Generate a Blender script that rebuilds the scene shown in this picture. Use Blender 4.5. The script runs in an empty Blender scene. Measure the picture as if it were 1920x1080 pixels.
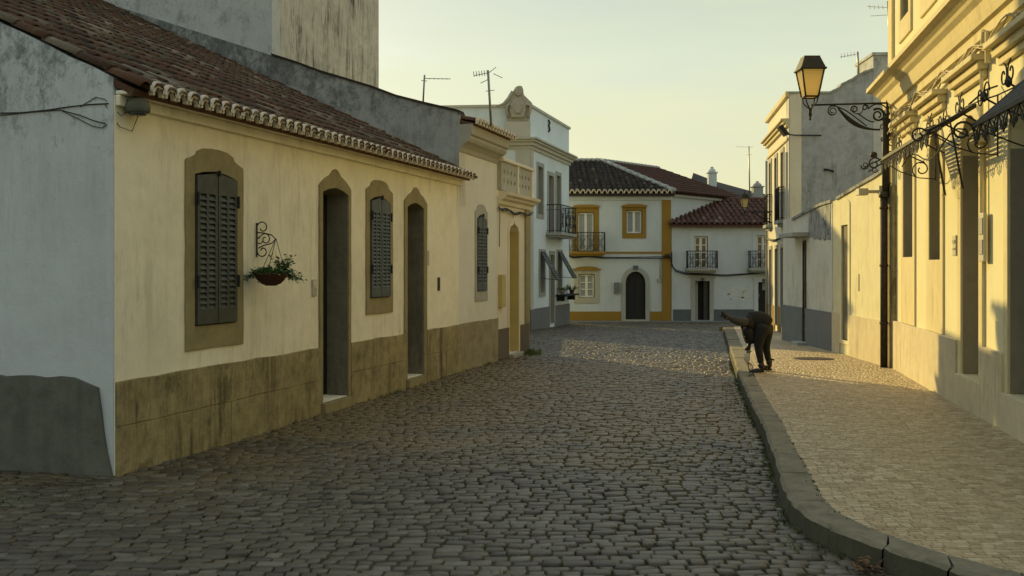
import bpy, math, random
from mathutils import Vector
from mathutils.geometry import delaunay_2d_cdt
random.seed(7)
rnd = random.Random(11)
R = math.radians
SC = bpy.context.scene
COL = SC.collection
F = 1867.0                      # focal length in photo pixels
HZ = 500.0                      # horizon row in the photo
CAMZ = 1.9
# ---------------------------------------------------------------- camera, sky, sun, exposure
cd = bpy.data.cameras.new('camera'); cam = bpy.data.objects.new('camera', cd); COL.objects.link(cam)
cam.location = (0, 0, CAMZ); cam.rotation_euler = (R(90), 0, 0)
cd.sensor_width = 36; cd.lens = 36 * F / 1920; cd.shift_y = -(540 - HZ) / 1920
cd.clip_start = 0.1; cd.clip_end = 3000
SC.camera = cam
SUN_EL, SUN_AZ = 16.5, -31.0    # azimuth from +Y, negative = towards -X
w = bpy.data.worlds.new('World'); SC.world = w; w.use_nodes = True
nt = w.node_tree; nt.nodes.clear()
wo = nt.nodes.new('ShaderNodeOutputWorld'); bg = nt.nodes.new('ShaderNodeBackground')
sky = nt.nodes.new('ShaderNodeTexSky'); sky.sky_type = 'NISHITA'; sky.sun_disc = False
sky.sun_elevation = R(SUN_EL); sky.sun_rotation = R(SUN_AZ)
sky.air_density = 1.0; sky.dust_density = 1.0; sky.ozone_density = 1.0
# a high veil of thin cloud in front of the blue, brighter overhead
tc = nt.nodes.new('ShaderNodeTexCoord'); sx = nt.nodes.new('ShaderNodeSeparateXYZ'); nt.links.new(tc.outputs['Generated'], sx.inputs[0])
vr_ = nt.nodes.new('ShaderNodeValToRGB'); el = vr_.color_ramp.elements
VEIL = [(0.0, (.80, .70, .36)), (.10, (.80, .775, .45)), (.20, (.76, .80, .55)), (.29, (.66, .70, .50)), (.5, (.66, .76, .78)), (1.0, (.80, .95, 1.05))]
while len(el) < len(VEIL): el.new(.5)
for e, (p, c) in zip(el, VEIL): e.position = p; e.color = (*c, 1)
nt.links.new(sx.outputs[2], vr_.inputs[0])
sc10 = nt.nodes.new('ShaderNodeVectorMath'); sc10.operation = 'SCALE'; nt.links.new(vr_.outputs[0], sc10.inputs[0])
az = nt.nodes.new('ShaderNodeMapRange'); nt.links.new(sx.outputs[1], az.inputs[0])       # the side of the sky away from the sun is dimmer
for i_, v_ in enumerate((-.8, .45, 7.0, 10.0)): az.inputs[i_ + 1].default_value = v_
nt.links.new(az.outputs[0], sc10.inputs[3])
mp = nt.nodes.new('ShaderNodeMapping'); mp.inputs['Scale'].default_value = (1.2, 1.2, 6)
cn = nt.nodes.new('ShaderNodeTexNoise'); cn.inputs['Scale'].default_value = 1.9; cn.inputs['Detail'].default_value = 8
cr = nt.nodes.new('ShaderNodeMapRange'); cr.inputs[1].default_value = .35; cr.inputs[2].default_value = .75; cr.inputs[3].default_value = .52; cr.inputs[4].default_value = 1.0
nt.links.new(tc.outputs['Generated'], mp.inputs[0]); nt.links.new(mp.outputs[0], cn.inputs[0]); nt.links.new(cn.outputs[0], cr.inputs[0])
mc = nt.nodes.new('ShaderNodeMix'); mc.data_type = 'RGBA'
nt.links.new(cr.outputs[0], mc.inputs[0]); nt.links.new(sky.outputs[0], mc.inputs[6]); nt.links.new(sc10.outputs[0], mc.inputs[7])
nt.links.new(mc.outputs[2], bg.inputs[0]); bg.inputs[1].default_value = 0.10
nt.links.new(bg.outputs[0], wo.inputs[0])
sl = bpy.data.lights.new('sun', 'SUN'); so = bpy.data.objects.new('sun', sl); COL.objects.link(so)
sl.energy = 4.3; sl.angle = R(0.6); sl.color = (1.0, 0.75, 0.27)
sd = Vector((math.sin(R(SUN_AZ)) * math.cos(R(SUN_EL)), math.cos(R(SUN_AZ)) * math.cos(R(SUN_EL)), math.sin(R(SUN_EL))))
so.rotation_euler = sd.to_track_quat('Z', 'Y').to_euler(); so.location = (-20, 30, 20)
SC.view_settings.view_transform = 'Standard'; SC.view_settings.look = 'None'
SC.view_settings.exposure = 0.12; SC.view_settings.gamma = 1.0

# ---------------------------------------------------------------- materials
class NT:
    def __init__(s, name):
        s.m = bpy.data.materials.new(name); s.m.use_nodes = True; s.t = s.m.node_tree
        s.b = s.t.nodes['Principled BSDF']; s.geo = s.n('NewGeometry')
    def n(s, k): return s.t.nodes.new('ShaderNode' + k)
    def l(s, a, b): s.t.links.new(a, b)
    def noise(s, scale, detail=6, rough=.6, mapping=None, off=0):
        n = s.n('TexNoise'); n.inputs['Scale'].default_value = scale; n.inputs['Detail'].default_value = detail; n.inputs['Roughness'].default_value = rough
        m = s.n('Mapping'); m.inputs['Scale'].default_value = mapping or (1, 1, 1); m.inputs['Location'].default_value = (off, off * .7, off * 1.3)
        s.l(s.geo.outputs['Position'], m.inputs[0]); s.l(m.outputs[0], n.inputs[0]); return n.outputs[0]
    def rng(s, v, a, b, c=0., d=1.):
        m = s.n('MapRange'); m.clamp = True
        for i, x in enumerate((a, b, c, d)): m.inputs[i + 1].default_value = x
        s.l(v, m.inputs[0]); return m.outputs[0]
    def mul(s, a, b, op='MULTIPLY'):
        m = s.n('Math'); m.operation = op
        s.l(a, m.inputs[0])
        if isinstance(b, float): m.inputs[1].default_value = b
        else: s.l(b, m.inputs[1])
        return m.outputs[0]
    def mix(s, f, a, b, mode='MIX'):
        m = s.n('Mix'); m.data_type = 'RGBA'; m.blend_type = mode
        if isinstance(f, float): m.inputs[0].default_value = f
        else: s.l(f, m.inputs[0])
        for i, c in ((6, a), (7, b)):
            if isinstance(c, tuple): m.inputs[i].default_value = (*c, 1)
            else: s.l(c, m.inputs[i])
        return m.outputs[2]
    def ramp(s, v, stops):
        r = s.n('ValToRGB'); e = r.color_ramp.elements
        while len(e) < len(stops): e.new(.5)
        for i, (p, c) in enumerate(stops): e[i].position = p; e[i].color = (*c, 1)
        s.l(v, r.inputs[0]); return r.outputs[0]
    def done(s, col, rough=.85, bump=None, strength=.4, dist=.02, metal=0.):
        if isinstance(col, tuple): s.b.inputs['Base Color'].default_value = (*col, 1)
        else: s.l(col, s.b.inputs['Base Color'])
        if isinstance(rough, float): s.b.inputs['Roughness'].default_value = rough
        else: s.l(rough, s.b.inputs['Roughness'])
        s.b.inputs['Metallic'].default_value = metal
        if bump is not None:
            bp = s.n('Bump'); bp.inputs['Strength'].default_value = strength; bp.inputs['Distance'].default_value = dist
            s.l(bump, bp.inputs['Height']); s.l(bp.outputs[0], s.b.inputs['Normal'])
        return s.m

def sc(c, k): return tuple(min(1, x * k) for x in c)

def plaster(name, col, dirt=.35, dcol=(.16, .15, .12), streak=0., patch=0., zfoot=None, off=0., bump=.35, mould=None):
    """lime plaster: cloudy tone, grime in clouds, vertical rain streaks, peeled patches"""
    t = NT(name)
    a = t.rng(t.noise(.9, 5, off=off), .3, .7)
    c = t.mix(a, sc(col, .93), sc(col, 1.05))
    b = t.rng(t.noise(4.5, 9, .7, off=off + 3), .42, .78)
    c = t.mix(t.mul(b, dirt * .55), c, dcol)
    if streak:
        s1 = t.rng(t.noise(1.6, 9, .72, (3.2, 3.2, .35), off + 5), .50, .66)
        s2 = t.rng(t.noise(.7, 4, .6, off=off + 9), .38, .62)
        c = t.mix(t.mul(t.mul(s1, s2), streak), c, dcol)
        s3 = t.rng(t.noise(12, 10, .8, (1.6, 1.6, .25), off + 2), .50, .62)
        c = t.mix(t.mul(t.mul(s3, s2), streak * .6), c, sc(dcol, .7))
    if patch:
        p = t.rng(t.noise(1.7, 9, .75, off=off + 14), .58, .62)
        c = t.mix(t.mul(p, patch), c, sc(dcol, 1.4))
    if zfoot is not None:       # darker towards the foot, with a noisy edge
        xyz = t.n('SeparateXYZ'); t.l(t.geo.outputs['Position'], xyz.inputs[0])
        h = t.mul(xyz.outputs[2], t.mul(t.noise(2.5, 6, .7, (1.5, 1.5, .4), off + 7), .9), 'SUBTRACT')
        c = t.mix(t.mul(t.rng(h, zfoot, zfoot - .5), .55), c, dcol)
    if mould:                   # black mould speckle, thickest towards the top of the wall
        za, zb, k_ = mould; xyz = t.n('SeparateXYZ'); t.l(t.geo.outputs['Position'], xyz.inputs[0])
        h = t.rng(xyz.outputs[2], za, zb, -.10, .12); sp = t.mul(t.noise(3.2, 12, .78, (1, 1, .7), off + 31), h, 'ADD')
        c = t.mix(t.mul(t.rng(sp, .54, .66), k_), c, sc(dcol, .8)); sp2 = t.mul(t.noise(11, 8, .8, (1, 1, .8), off + 37), h, 'ADD'); c = t.mix(t.mul(t.rng(sp2, .58, .68), k_ * .8), c, sc(dcol, .6))
    f = t.mul(t.noise(26, 6, .7, off=off), .35); g = t.noise(2.2, 6, .6, off=off + 1)
    return t.done(c, .92, t.mul(f, g, 'ADD'), bump, .03)

def flat(name, col, var=.15, rough=.6, metal=0., scale=14., bump=.12):
    t = NT(name); n = t.noise(scale, 6)
    return t.done(t.mix(t.rng(n, .3, .7), sc(col, 1 - var), sc(col, 1 + var)), rough, n, bump, .006, metal)

def island(name, stops, rough=.85, lich=None, la=.4, bump=.5, dist=.008, spec=.35, sc_=30., bounce_tint=None):
    """one tone per stone or tile, with grain and lichen"""
    t = NT(name)
    c = t.ramp(t.geo.outputs['Random Per Island'], stops)
    n = t.noise(sc_, 8, .7); c = t.mix(t.rng(n, .3, .75, 0, .45), c, (.03, .028, .022), 'MIX')
    big = t.rng(t.noise(.55, 5, .6), .3, .7); c = t.mix(t.mul(big, .35), c, sc(stops[0][1], .8))
    if lich: c = t.mix(t.mul(t.rng(t.noise(6, 8, .75, off=4), .55, .66), la), c, lich)
    if bounce_tint:                   # warm bounce light on the mid street, painted in as noisy brown patches
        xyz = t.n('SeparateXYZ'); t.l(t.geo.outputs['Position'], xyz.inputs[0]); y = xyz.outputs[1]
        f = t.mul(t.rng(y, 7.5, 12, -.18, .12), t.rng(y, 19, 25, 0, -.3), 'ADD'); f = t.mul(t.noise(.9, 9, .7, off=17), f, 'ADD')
        c = t.mix(t.mul(t.rng(f, .42, .62), .75), c, bounce_tint)
    t.b.inputs['Specular IOR Level'].default_value = spec
    return t.done(c, rough, n, bump, dist)

M = {}
M['cream'] = plaster('warm_bounce_limewash', (.92, .85, .64), .42, (.42, .36, .24), .45, .08, zfoot=None, bump=.3)  # pale limewash with warm bounce from the wall opposite put into the colour
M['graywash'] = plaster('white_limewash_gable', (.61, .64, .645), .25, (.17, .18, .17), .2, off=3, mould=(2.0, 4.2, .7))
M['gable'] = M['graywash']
M['tower_gray'] = plaster('rendered_tower_side', (.56, .57, .54), .4, (.18, .19, .18), .2, off=8, mould=(4, 9, .5))
M['tower_beige'] = plaster('streaked_tower_side', (.60, .56, .45), .6, (.07, .07, .055), 1.35, .25, off=12, mould=(7.5, 3.5, .6))
M['party'] = plaster('weathered_party_wall', (.42, .43, .40), 1.0, (.10, .105, .10), .4, .3, off=21, mould=(3.6, 5.6, .6))
M['white2'] = plaster('pale_limewash', (.76, .72, .60), .18, (.25, .22, .15), .1, off=31)
M['white3'] = plaster('corner_house_limewash', (.76, .69, .52), .2, (.34, .27, .15), .15, off=37)
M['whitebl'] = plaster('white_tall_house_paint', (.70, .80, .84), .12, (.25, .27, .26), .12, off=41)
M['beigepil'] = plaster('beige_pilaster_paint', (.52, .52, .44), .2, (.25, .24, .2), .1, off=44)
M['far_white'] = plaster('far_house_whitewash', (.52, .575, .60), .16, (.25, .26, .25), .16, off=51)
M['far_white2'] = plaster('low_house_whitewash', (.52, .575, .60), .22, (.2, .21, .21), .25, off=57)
M['ochre'] = plaster('ochre_trim_paint', (.27, .16, .022), .3, (.2, .13, .04), .1, off=61, bump=.15)
M['grayplinth'] = plaster('gray_plinth_paint', (.17, .18, .18), .5, (.09, .09, .085), .4, off=64)
M['bluegray'] = plaster('slate_plinth_paint', (.10, .12, .13), .4, (.05, .055, .055), .3, off=66)
M['cementplinth'] = plaster('cement_plinth', (.15, .148, .115), 1.1, (.045, .045, .03), .3, .2, off=68, bump=.5)
M['plinth'] = plaster('old_stone_plinth', (.40, .325, .155), 1.5, (.085, .068, .026), 1.2, .6, off=71, bump=.9)
M['plinth2'] = plaster('flaking_plinth', (.36, .30, .17), 1.1, (.10, .08, .04), .8, .5, off=75, bump=.8)
M['brownplinth'] = plaster('brown_plinth_paint', (.15, .115, .07), .4, (.07, .05, .03), .3, off=77)
M['stone'] = plaster('sandstone_surround', (.335, .275, .135), .9, (.10, .09, .045), .25, off=81, bump=.6)
M['jamb'] = plaster('weathered_jamb', (.25, .215, .145), 1.0, (.055, .055, .035), .8, .3, off=84, bump=.7)
M['stone_lt'] = plaster('pale_limestone', (.42, .40, .32), .4, (.2, .18, .12), .3, off=86)
M['stone_gr'] = plaster('gray_limestone', (.36, .37, .34), .4, (.17, .17, .14), .3, off=88)
M['palace'] = plaster('palace_limewash', (.75, .69, .42), .12, (.46, .38, .20), .14, off=91, bump=.2)
M['palace_trim'] = plaster('palace_trim_stone', (.70, .60, .34), .3, (.28, .21, .09), .4, off=94, bump=.25)
M['palace_jamb'] = plaster('palace_jamb_shade', (.30, .27, .19), .7, (.14, .13, .09), .3, .3, off=97)  # plaster with the shade on the far jambs put into its colour
M['palace_plinth'] = plaster('palace_plinth_stone', (.66, .57, .37), .5, (.22, .17, .08), .5, off=99, bump=.4)
M['annex'] = plaster('annex_limewash', (.76, .70, .44), .2, (.24, .18, .08), .35, off=101)
M['annex_sh'] = plaster('annex_shaded_limewash', (.66, .65, .56), .4, (.2, .2, .165), .7, off=103)  # greyer copy of the annex limewash, shade put into the colour
M['stained'] = plaster('black_stained_wall', (.36, .37, .35), 1.5, (.04, .045, .045), 1.4, 1.0, off=105)
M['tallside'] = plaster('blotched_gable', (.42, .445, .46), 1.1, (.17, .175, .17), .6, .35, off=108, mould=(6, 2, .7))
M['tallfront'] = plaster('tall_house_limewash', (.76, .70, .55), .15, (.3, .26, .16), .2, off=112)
M['yellowdoor'] = flat('yellow_door_paint', (.52, .42, .16), .1, .6, scale=3)
M['shutter'] = flat('green_black_shutter_paint', (.045, .052, .042), .35, .55, scale=9)
M['shutter_bl'] = flat('blue_gray_shutter_paint', (.075, .09, .088), .3, .55, scale=9)
M['doordark'] = flat('black_door_paint', (.008, .008, .008), .3, .7)
M['shutter_in'] = flat('dark_interior', (.01, .01, .01), .2, .9)
M['iron'] = flat('black_wrought_iron', (.012, .012, .010), .4, .7, .0)
M['rust'] = flat('rusty_iron', (.035, .025, .015), .6, .75, .1)
M['ironlit'] = flat('sunlit_iron', (.035, .03, .02), .4, .65, .1)  # lighter, warmer copy of the iron with sunlight put into the colour
M['alum'] = flat('dull_aluminium', (.30, .28, .22), .2, .5, .6)
M['whitewood'] = flat('white_window_paint', (.68, .68, .62), .06, .5, scale=5)
M['curtain'] = flat('lace_curtain', (.30, .33, .33), .12, .9, scale=9)
M['cable'] = flat('black_cable', (.02, .02, .018), .2, .6)
M['cable_lt'] = flat('painted_cable', (.42, .34, .17), .3, .6)
M['plastic'] = flat('cream_plastic', (.45, .42, .32), .05, .5)
M['mailbox'] = flat('gray_box_paint', (.14, .15, .15), .15, .5)
M['wicker'] = island('wicker', [(0, (.075, .028, .012)), (1, (.14, .055, .022))], sc_=90)
M['soil'] = flat('potting_soil', (.02, .015, .01), .3, .95)
M['tile'] = island('clay_roof_tiles', [(0, (.040, .028, .018)), (.3, (.095, .046, .026)), (.58, (.15, .068, .034)), (.80, (.075, .06, .040)), (.92, (.19, .15, .10)), (1, (.36, .31, .24))], .9, (.15, .125, .05), .8, .6, .01)
M['tile_dark'] = island('dark_roof_tiles', [(0, (.028, .022, .015)), (.5, (.05, .036, .024)), (.9, (.075, .05, .033)), (1, (.16, .14, .11))], .9, (.07, .065, .03), .4)
M['tile_brown'] = island('brown_roof_tiles', [(0, (.075, .035, .022)), (1, (.12, .05, .03))], .9, (.08, .06, .03), .3)
M['tile_red'] = island('red_roof_tiles', [(0, (.10, .046, .034)), (.5, (.15, .070, .050)), (.9, (.18, .095, .07)), (1, (.24, .20, .165))], .9, (.12, .09, .06), .4)
M['mortar'] = flat('limewashed_mortar', (.66, .57, .42), .15, .95, scale=25)
M['cobble'] = island('basalt_cobbles', [(0, (.050, .036, .017)), (.22, (.082, .063, .031)), (.5, (.105, .083, .044)), (.72, (.118, .100, .062)), (.88, (.145, .118, .068)), (1, (.19, .165, .115))], .42, (.05, .055, .02), .25, .8, .012, .5, 22, bounce_tint=(.165, .115, .045))
M['calcada'] = island('limestone_setts', [(0, (.38, .28, .14)), (.3, (.52, .39, .215)), (.75, (.62, .475, .27)), (1, (.74, .60, .38))], .55, None, 0, .4, .004, .4, 45)
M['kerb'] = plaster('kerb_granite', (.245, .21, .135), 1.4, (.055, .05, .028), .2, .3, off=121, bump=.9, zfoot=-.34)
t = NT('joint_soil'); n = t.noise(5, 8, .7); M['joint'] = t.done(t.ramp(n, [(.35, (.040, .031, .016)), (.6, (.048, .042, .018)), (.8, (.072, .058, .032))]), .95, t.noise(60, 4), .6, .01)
M['kerb_riser'] = plaster('dark_kerb_riser', (.085, .078, .045), 1.0, (.02, .022, .010), .6, .4, off=125, bump=1.0)  # kerb front faces, darker than the tops
M['grass'] = flat('grass_blades', (.07, .10, .018), .5, .8, scale=3)
M['leaf'] = island('leaves', [(0, (.035, .085, .012)), (.6, (.065, .14, .02)), (1, (.13, .19, .035))], .6, None, 0, .1, .001)
M['dryleaf'] = flat('dry_leaf', (.14, .07, .025), .4, .8)
t = NT('frosted_lantern_glass'); t.b.inputs['Transmission Weight'].default_value = .0
tr = t.n('BsdfTranslucent'); tr.inputs[0].default_value = (.95, .78, .42, 1); ms = t.n('MixShader'); ms.inputs[0].default_value = .62
t.b.inputs['Base Color'].default_value = (.75, .66, .42, 1); t.b.inputs['Roughness'].default_value = .35
o_ = t.t.nodes['Material Output']; t.l(t.b.outputs[0], ms.inputs[1]); t.l(tr.outputs[0], ms.inputs[2]); t.l(ms.outputs[0], o_.inputs[0]); M['frost'] = t.m
t = NT('window_glass'); t.b.inputs['Base Color'].default_value = (.05, .06, .06, 1); t.b.inputs['Roughness'].default_value = .08; t.b.inputs['Specular IOR Level'].default_value = .6; M['glass'] = t.m
t = NT('clear_bag'); t.b.inputs['Base Color'].default_value = (.55, .53, .45, 1); t.b.inputs['Roughness'].default_value = .3; t.b.inputs['Alpha'].default_value = .55; M['bag'] = t.m
t = NT('skin'); M['skin'] = t.done((.34, .19, .12), .55)
M['coat'] = flat('black_coat_cloth', (.011, .011, .011), .4, .9, scale=30, bump=.4)
M['trouser'] = flat('charcoal_trouser_cloth', (.013, .013, .0135), .3, .9, scale=30, bump=.4)
M['sleeve'] = flat('gray_sleeve_cloth', (.05, .05, .047), .25, .9, scale=30, bump=.4)
M['leather'] = flat('black_leather', (.012, .012, .012), .2, .4)
M['hair'] = flat('black_hair', (.010, .009, .008), .3, .6)

# ---------------------------------------------------------------- mesh helpers
def tag(o, label=None, cat=None, group=None, kind=None):
    if label: o['label'] = label
    if cat: o['category'] = cat
    if group: o['group'] = group
    if kind: o['kind'] = kind
    return o

def thing(name, label, cat, loc, group=None):
    o = bpy.data.objects.new(name, None); COL.objects.link(o); o.location = loc; o.empty_display_size = .2
    return tag(o, label, cat, group)

def link(o, parent):
    COL.objects.link(o)
    if parent is not None:
        o.parent = parent
        p = parent; v = Vector((0, 0, 0))
        while p is not None:
            if p.parent is None: v = v + p.location
            p = p.parent
        root = parent
        while root.parent: root = root.parent
        if root is parent and root.type == 'EMPTY':
            from mathutils import Matrix
            o.matrix_parent_inverse = Matrix.Translation(-root.location)
    return o

class Fr:
    """upright wall plane: local (s along, z up, o outwards to the street)"""
    def __init__(f, a, b, side):
        f.a = Vector((a[0], a[1])); d = Vector((b[0] - a[0], b[1] - a[1])); f.L = d.length; f.d = d.normalized()
        f.n = Vector((f.d.y, -f.d.x)) * side
    def p(f, s, z, o=0.): q = f.a + f.d * s + f.n * o; return (q.x, q.y, z)
    def S(f, u, o=0.):
        k = (u - 960) / F; a = f.a + f.n * o
        return (k * a.y - a.x) / (f.d.x - k * f.d.y)
    def Z(f, u, v, o=0.):
        s = f.S(u, o); y = (f.a + f.n * o + f.d * s).y
        return CAMZ - (v - HZ) / F * y
    def P(f, u, v, o=0.): return (f.S(u, o), f.Z(u, v, o))
    def rect(f, u0, u1, v0, v1, o=0.):
        um = (u0 + u1) / 2; a, b = sorted((f.S(u0, o), f.S(u1, o)))
        z0, z1 = sorted((f.Z(um, v1, o), f.Z(um, v0, o))); return a, b, z0, z1

def inside(x, y, L):
    c = False; j = len(L) - 1
    for i in range(len(L)):
        if (L[i][1] > y) != (L[j][1] > y) and x < (L[j][0] - L[i][0]) * (y - L[i][1]) / (L[j][1] - L[i][1]) + L[i][0]: c = not c
        j = i
    return c

class MB:
    def __init__(m): m.v = []; m.f = []; m.sm = []; m.mi = []
    def add(m, vs, fs, smooth=False, mi=0):
        b = len(m.v); m.v += [tuple(x) for x in vs]; m.f += [tuple(b + i for i in q) for q in fs]
        m.sm += [smooth] * len(fs); m.mi += [mi] * len(fs); return m
    def prism(m, fr, out, o0, o1, holes=(), mi=0, back=True):
        loops = [list(out)] + [list(h) for h in holes]
        flatp = [q for L in loops for q in L]; n = len(flatp)
        ed = []; k = 0
        for L in loops: c = len(L); ed += [(k + i, k + (i + 1) % c) for i in range(c)]; k += c
        cv, _, cf, orig, _, _ = delaunay_2d_cdt([Vector(q) for q in flatp], ed, [], 0, 1e-6)
        idx = []; ext = []
        for i, v in enumerate(cv):
            if orig[i]: idx.append(orig[i][0])
            else: idx.append(n + len(ext)); ext.append((v.x, v.y))
        allp = flatp + ext; N = len(allp); tri = []
        for f in cf:
            cx = sum(cv[i].x for i in f) / len(f); cy = sum(cv[i].y for i in f) / len(f)
            if inside(cx, cy, loops[0]) and not any(inside(cx, cy, h) for h in loops[1:]): tri.append(tuple(idx[i] for i in f))
        vs = [fr.p(a, b, o1) for a, b in allp] + [fr.p(a, b, o0) for a, b in allp]
        fs = list(tri)
        if back: fs += [tuple(i + N for i in reversed(t)) for t in tri]
        for a, b in ed: fs.append((a, b, b + N, a + N))
        return m.add(vs, fs, False, mi)
    def box(m, fr, s0, s1, z0, z1, o0, o1, mi=0): return m.prism(fr, [(s0, z0), (s1, z0), (s1, z1), (s0, z1)], o0, o1, mi=mi)
    def hexa(m, pts, mi=0):     # 8 points: bottom ring, top ring
        return m.add(pts, [(0, 3, 2, 1), (4, 5, 6, 7), (0, 1, 5, 4), (1, 2, 6, 5), (2, 3, 7, 6), (3, 0, 4, 7)], mi=mi)
    def bx(m, x0, x1, y0, y1, z0, z1): return m.hexa([(x0, y0, z0), (x1, y0, z0), (x1, y1, z0), (x0, y1, z0), (x0, y0, z1), (x1, y0, z1), (x1, y1, z1), (x0, y1, z1)])
    def tube(m, pts, r, seg=6, cap=True, mi=0):
        P = [Vector(p) for p in pts]; n = len(P); rr = r if isinstance(r, (list, tuple)) else [r] * n
        vs = []; up = Vector((.13, .21, 1)).normalized(); last = None
        for i in range(n):
            t = (P[min(i + 1, n - 1)] - P[max(i - 1, 0)]); t = t.normalized() if t.length > 1e-9 else Vector((0, 0, 1))
            a = (last - t * last.dot(t)) if last is not None else (up - t * up.dot(t))
            if a.length < 1e-4: a = Vector((1, 0, 0)) - t * t.x
            a.normalize(); last = a; b = t.cross(a)
            for j in range(seg):
                an = 2 * math.pi * j / seg; vs.append(P[i] + (a * math.cos(an) + b * math.sin(an)) * rr[i])
        fs = [(i * seg + j, i * seg + (j + 1) % seg, (i + 1) * seg + (j + 1) % seg, (i + 1) * seg + j) for i in range(n - 1) for j in range(seg)]
        if cap: fs += [tuple(range(seg - 1, -1, -1)), tuple((n - 1) * seg + j for j in range(seg))]
        return m.add(vs, fs, True, mi)
    def lathe(m, c, prof, seg=14, sx=1., sy=1.):
        vs = []; 
        for r, z in prof:
            for j in range(seg): a = 2 * math.pi * j / seg; vs.append((c[0] + r * sx * math.cos(a), c[1] + r * sy * math.sin(a), c[2] + z))
        n = len(prof)
        fs = [(i * seg + j, i * seg + (j + 1) % seg, (i + 1) * seg + (j + 1) % seg, (i + 1) * seg + j) for i in range(n - 1) for j in range(seg)]
        fs += [tuple(range(seg - 1, -1, -1)), tuple((n - 1) * seg + j for j in range(seg))]
        return m.add(vs, fs, True)
    def split(m, name, mat, parent=None, bevel=0.):
        par = list(range(len(m.v)))
        def fd(a):
            while par[a] != a: par[a] = par[par[a]]; a = par[a]
            return a
        for f in m.f:
            for q in f[1:]: par[fd(q)] = fd(f[0])
        gr = {}
        for i, f in enumerate(m.f): gr.setdefault(fd(f[0]), []).append(i)
        for ids in gr.values():
            k = MB(); mp_ = {}
            for i in ids:
                for q in m.f[i]:
                    if q not in mp_: mp_[q] = len(k.v); k.v.append(m.v[q])
                k.f.append(tuple(mp_[q] for q in m.f[i])); k.sm.append(m.sm[i]); k.mi.append(m.mi[i])
            k.build(name, mat, parent, bevel)
    def build(m, name, mat, parent=None, bevel=0.):
        me = bpy.data.meshes.new(name); me.from_pydata(m.v, [], m.f)
        mats = mat if isinstance(mat, (list, tuple)) else [mat]
        for k in mats: me.materials.append(M[k] if isinstance(k, str) else k)
        me.polygons.foreach_set('use_smooth', m.sm); me.polygons.foreach_set('material_index', m.mi); me.update()
        import bmesh as bm_
        if len(m.f) < 60000:
            b = bm_.new(); b.from_mesh(me); bm_.ops.recalc_face_normals(b, faces=b.faces); b.to_mesh(me); b.free()
        o = bpy.data.objects.new(name, me)
        if bevel:
            md = o.modifiers.new('bevel', 'BEVEL'); md.width = bevel; md.segments = 2; md.limit_method = 'ANGLE'
        return link(o, parent)

def arc(c, r0, r1, a0, a1, n):  # ellipse arc in (s,z)
    return [(c[0] + r0 * math.cos(R(a0 + (a1 - a0) * i / n)), c[1] + r1 * math.sin(R(a0 + (a1 - a0) * i / n))) for i in range(n + 1)]

def archtop(s0, s1, z0, zs, zt, n=8):
    """rectangle with a segmental or round head; zs spring, zt crown"""
    c = (s0 + s1) / 2
    return [(s0, z0), (s1, z0)] + arc((c, zs), (s1 - s0) / 2, zt - zs, 0, 180, n)

def wobble(pts, amp, step=.25, seed=0):
    """subdivide an outline and jitter it a little, so edges are hand made"""
    r = random.Random(seed); out = []
    for i, a in enumerate(pts):
        b = pts[(i + 1) % len(pts)]; L = math.hypot(b[0] - a[0], b[1] - a[1]); k = max(1, int(L / step))
        for j in range(k):
            t = j / k; out.append((a[0] + (b[0] - a[0]) * t + (r.uniform(-amp, amp) if j else 0), a[1] + (b[1] - a[1]) * t + (r.uniform(-amp, amp) if j else 0)))
    return out

def spiral(c, r0, r1, a0, turns, n=22):
    return [(c[0] + (r0 + (r1 - r0) * i / n) * math.cos(R(a0) + turns * 2 * math.pi * i / n), c[1] + (r0 + (r1 - r0) * i / n) * math.sin(R(a0) + turns * 2 * math.pi * i / n)) for i in range(n + 1)]

def tiles(mb, fr_o, ax, sl, ncol, nrow, pitch, rowl, r=None, jit=.012, clip=None, seg=6, seed=1, under=True):
    """barrel tiles: fr_o eave corner, ax unit vector along the eave, sl unit vector up the slope"""
    rr = random.Random(seed); ax = Vector(ax); sl = Vector(sl); nn = ax.cross(sl).normalized()
    if nn.z < 0: nn = -nn
    r = r or pitch * .36
    for i in range(ncol):
        for j in range(nrow):
            ox = (i + .5) * pitch; t0 = j * rowl; 
            if clip and not clip(ox, t0 + rowl * .5): continue
            tw = rr.uniform(-jit, jit); lift = rr.uniform(0, jit * .7)
            vs = []
            for e, (t, rad, hh) in enumerate(((t0 - .04, r * 1.06, .012 + lift), (t0 + rowl, r * .92, .0))):
                for k in range(seg + 1):
                    a = math.pi * k / seg
                    vs.append(Vector(fr_o) + ax * (ox + tw * (1 - e) + rad * math.cos(a)) + sl * t + nn * (rad * math.sin(a) * .95 + hh))
            b = [(k, k + 1, seg + 1 + k + 1, seg + 1 + k) for k in range(seg)]
            th = [v - nn * .014 for v in vs[:seg + 1]]       # thick front lip
            vs += th; m0 = 2 * (seg + 1)
            b += [(k + 1, k, m0 + k, m0 + k + 1) for k in range(seg)]
            mb.add(vs, b, True)
            if under:           # channel tile between two covers
                vs = []
                for e, (t, h0) in enumerate(((t0 - .06, .004), (t0 + rowl, -.008))):
                    for k in range(4):
                        a = math.pi * (1 + k / 3.)
                        vs.append(Vector(fr_o) + ax * (ox + pitch * .5 + r * 1.05 * math.cos(a)) + sl * t + nn * (r * .75 * math.sin(a) + r * .55 + h0))
                mb.add(vs, [(k, k + 1, 5 + k, 4 + k) for k in range(3)], True)

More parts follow.
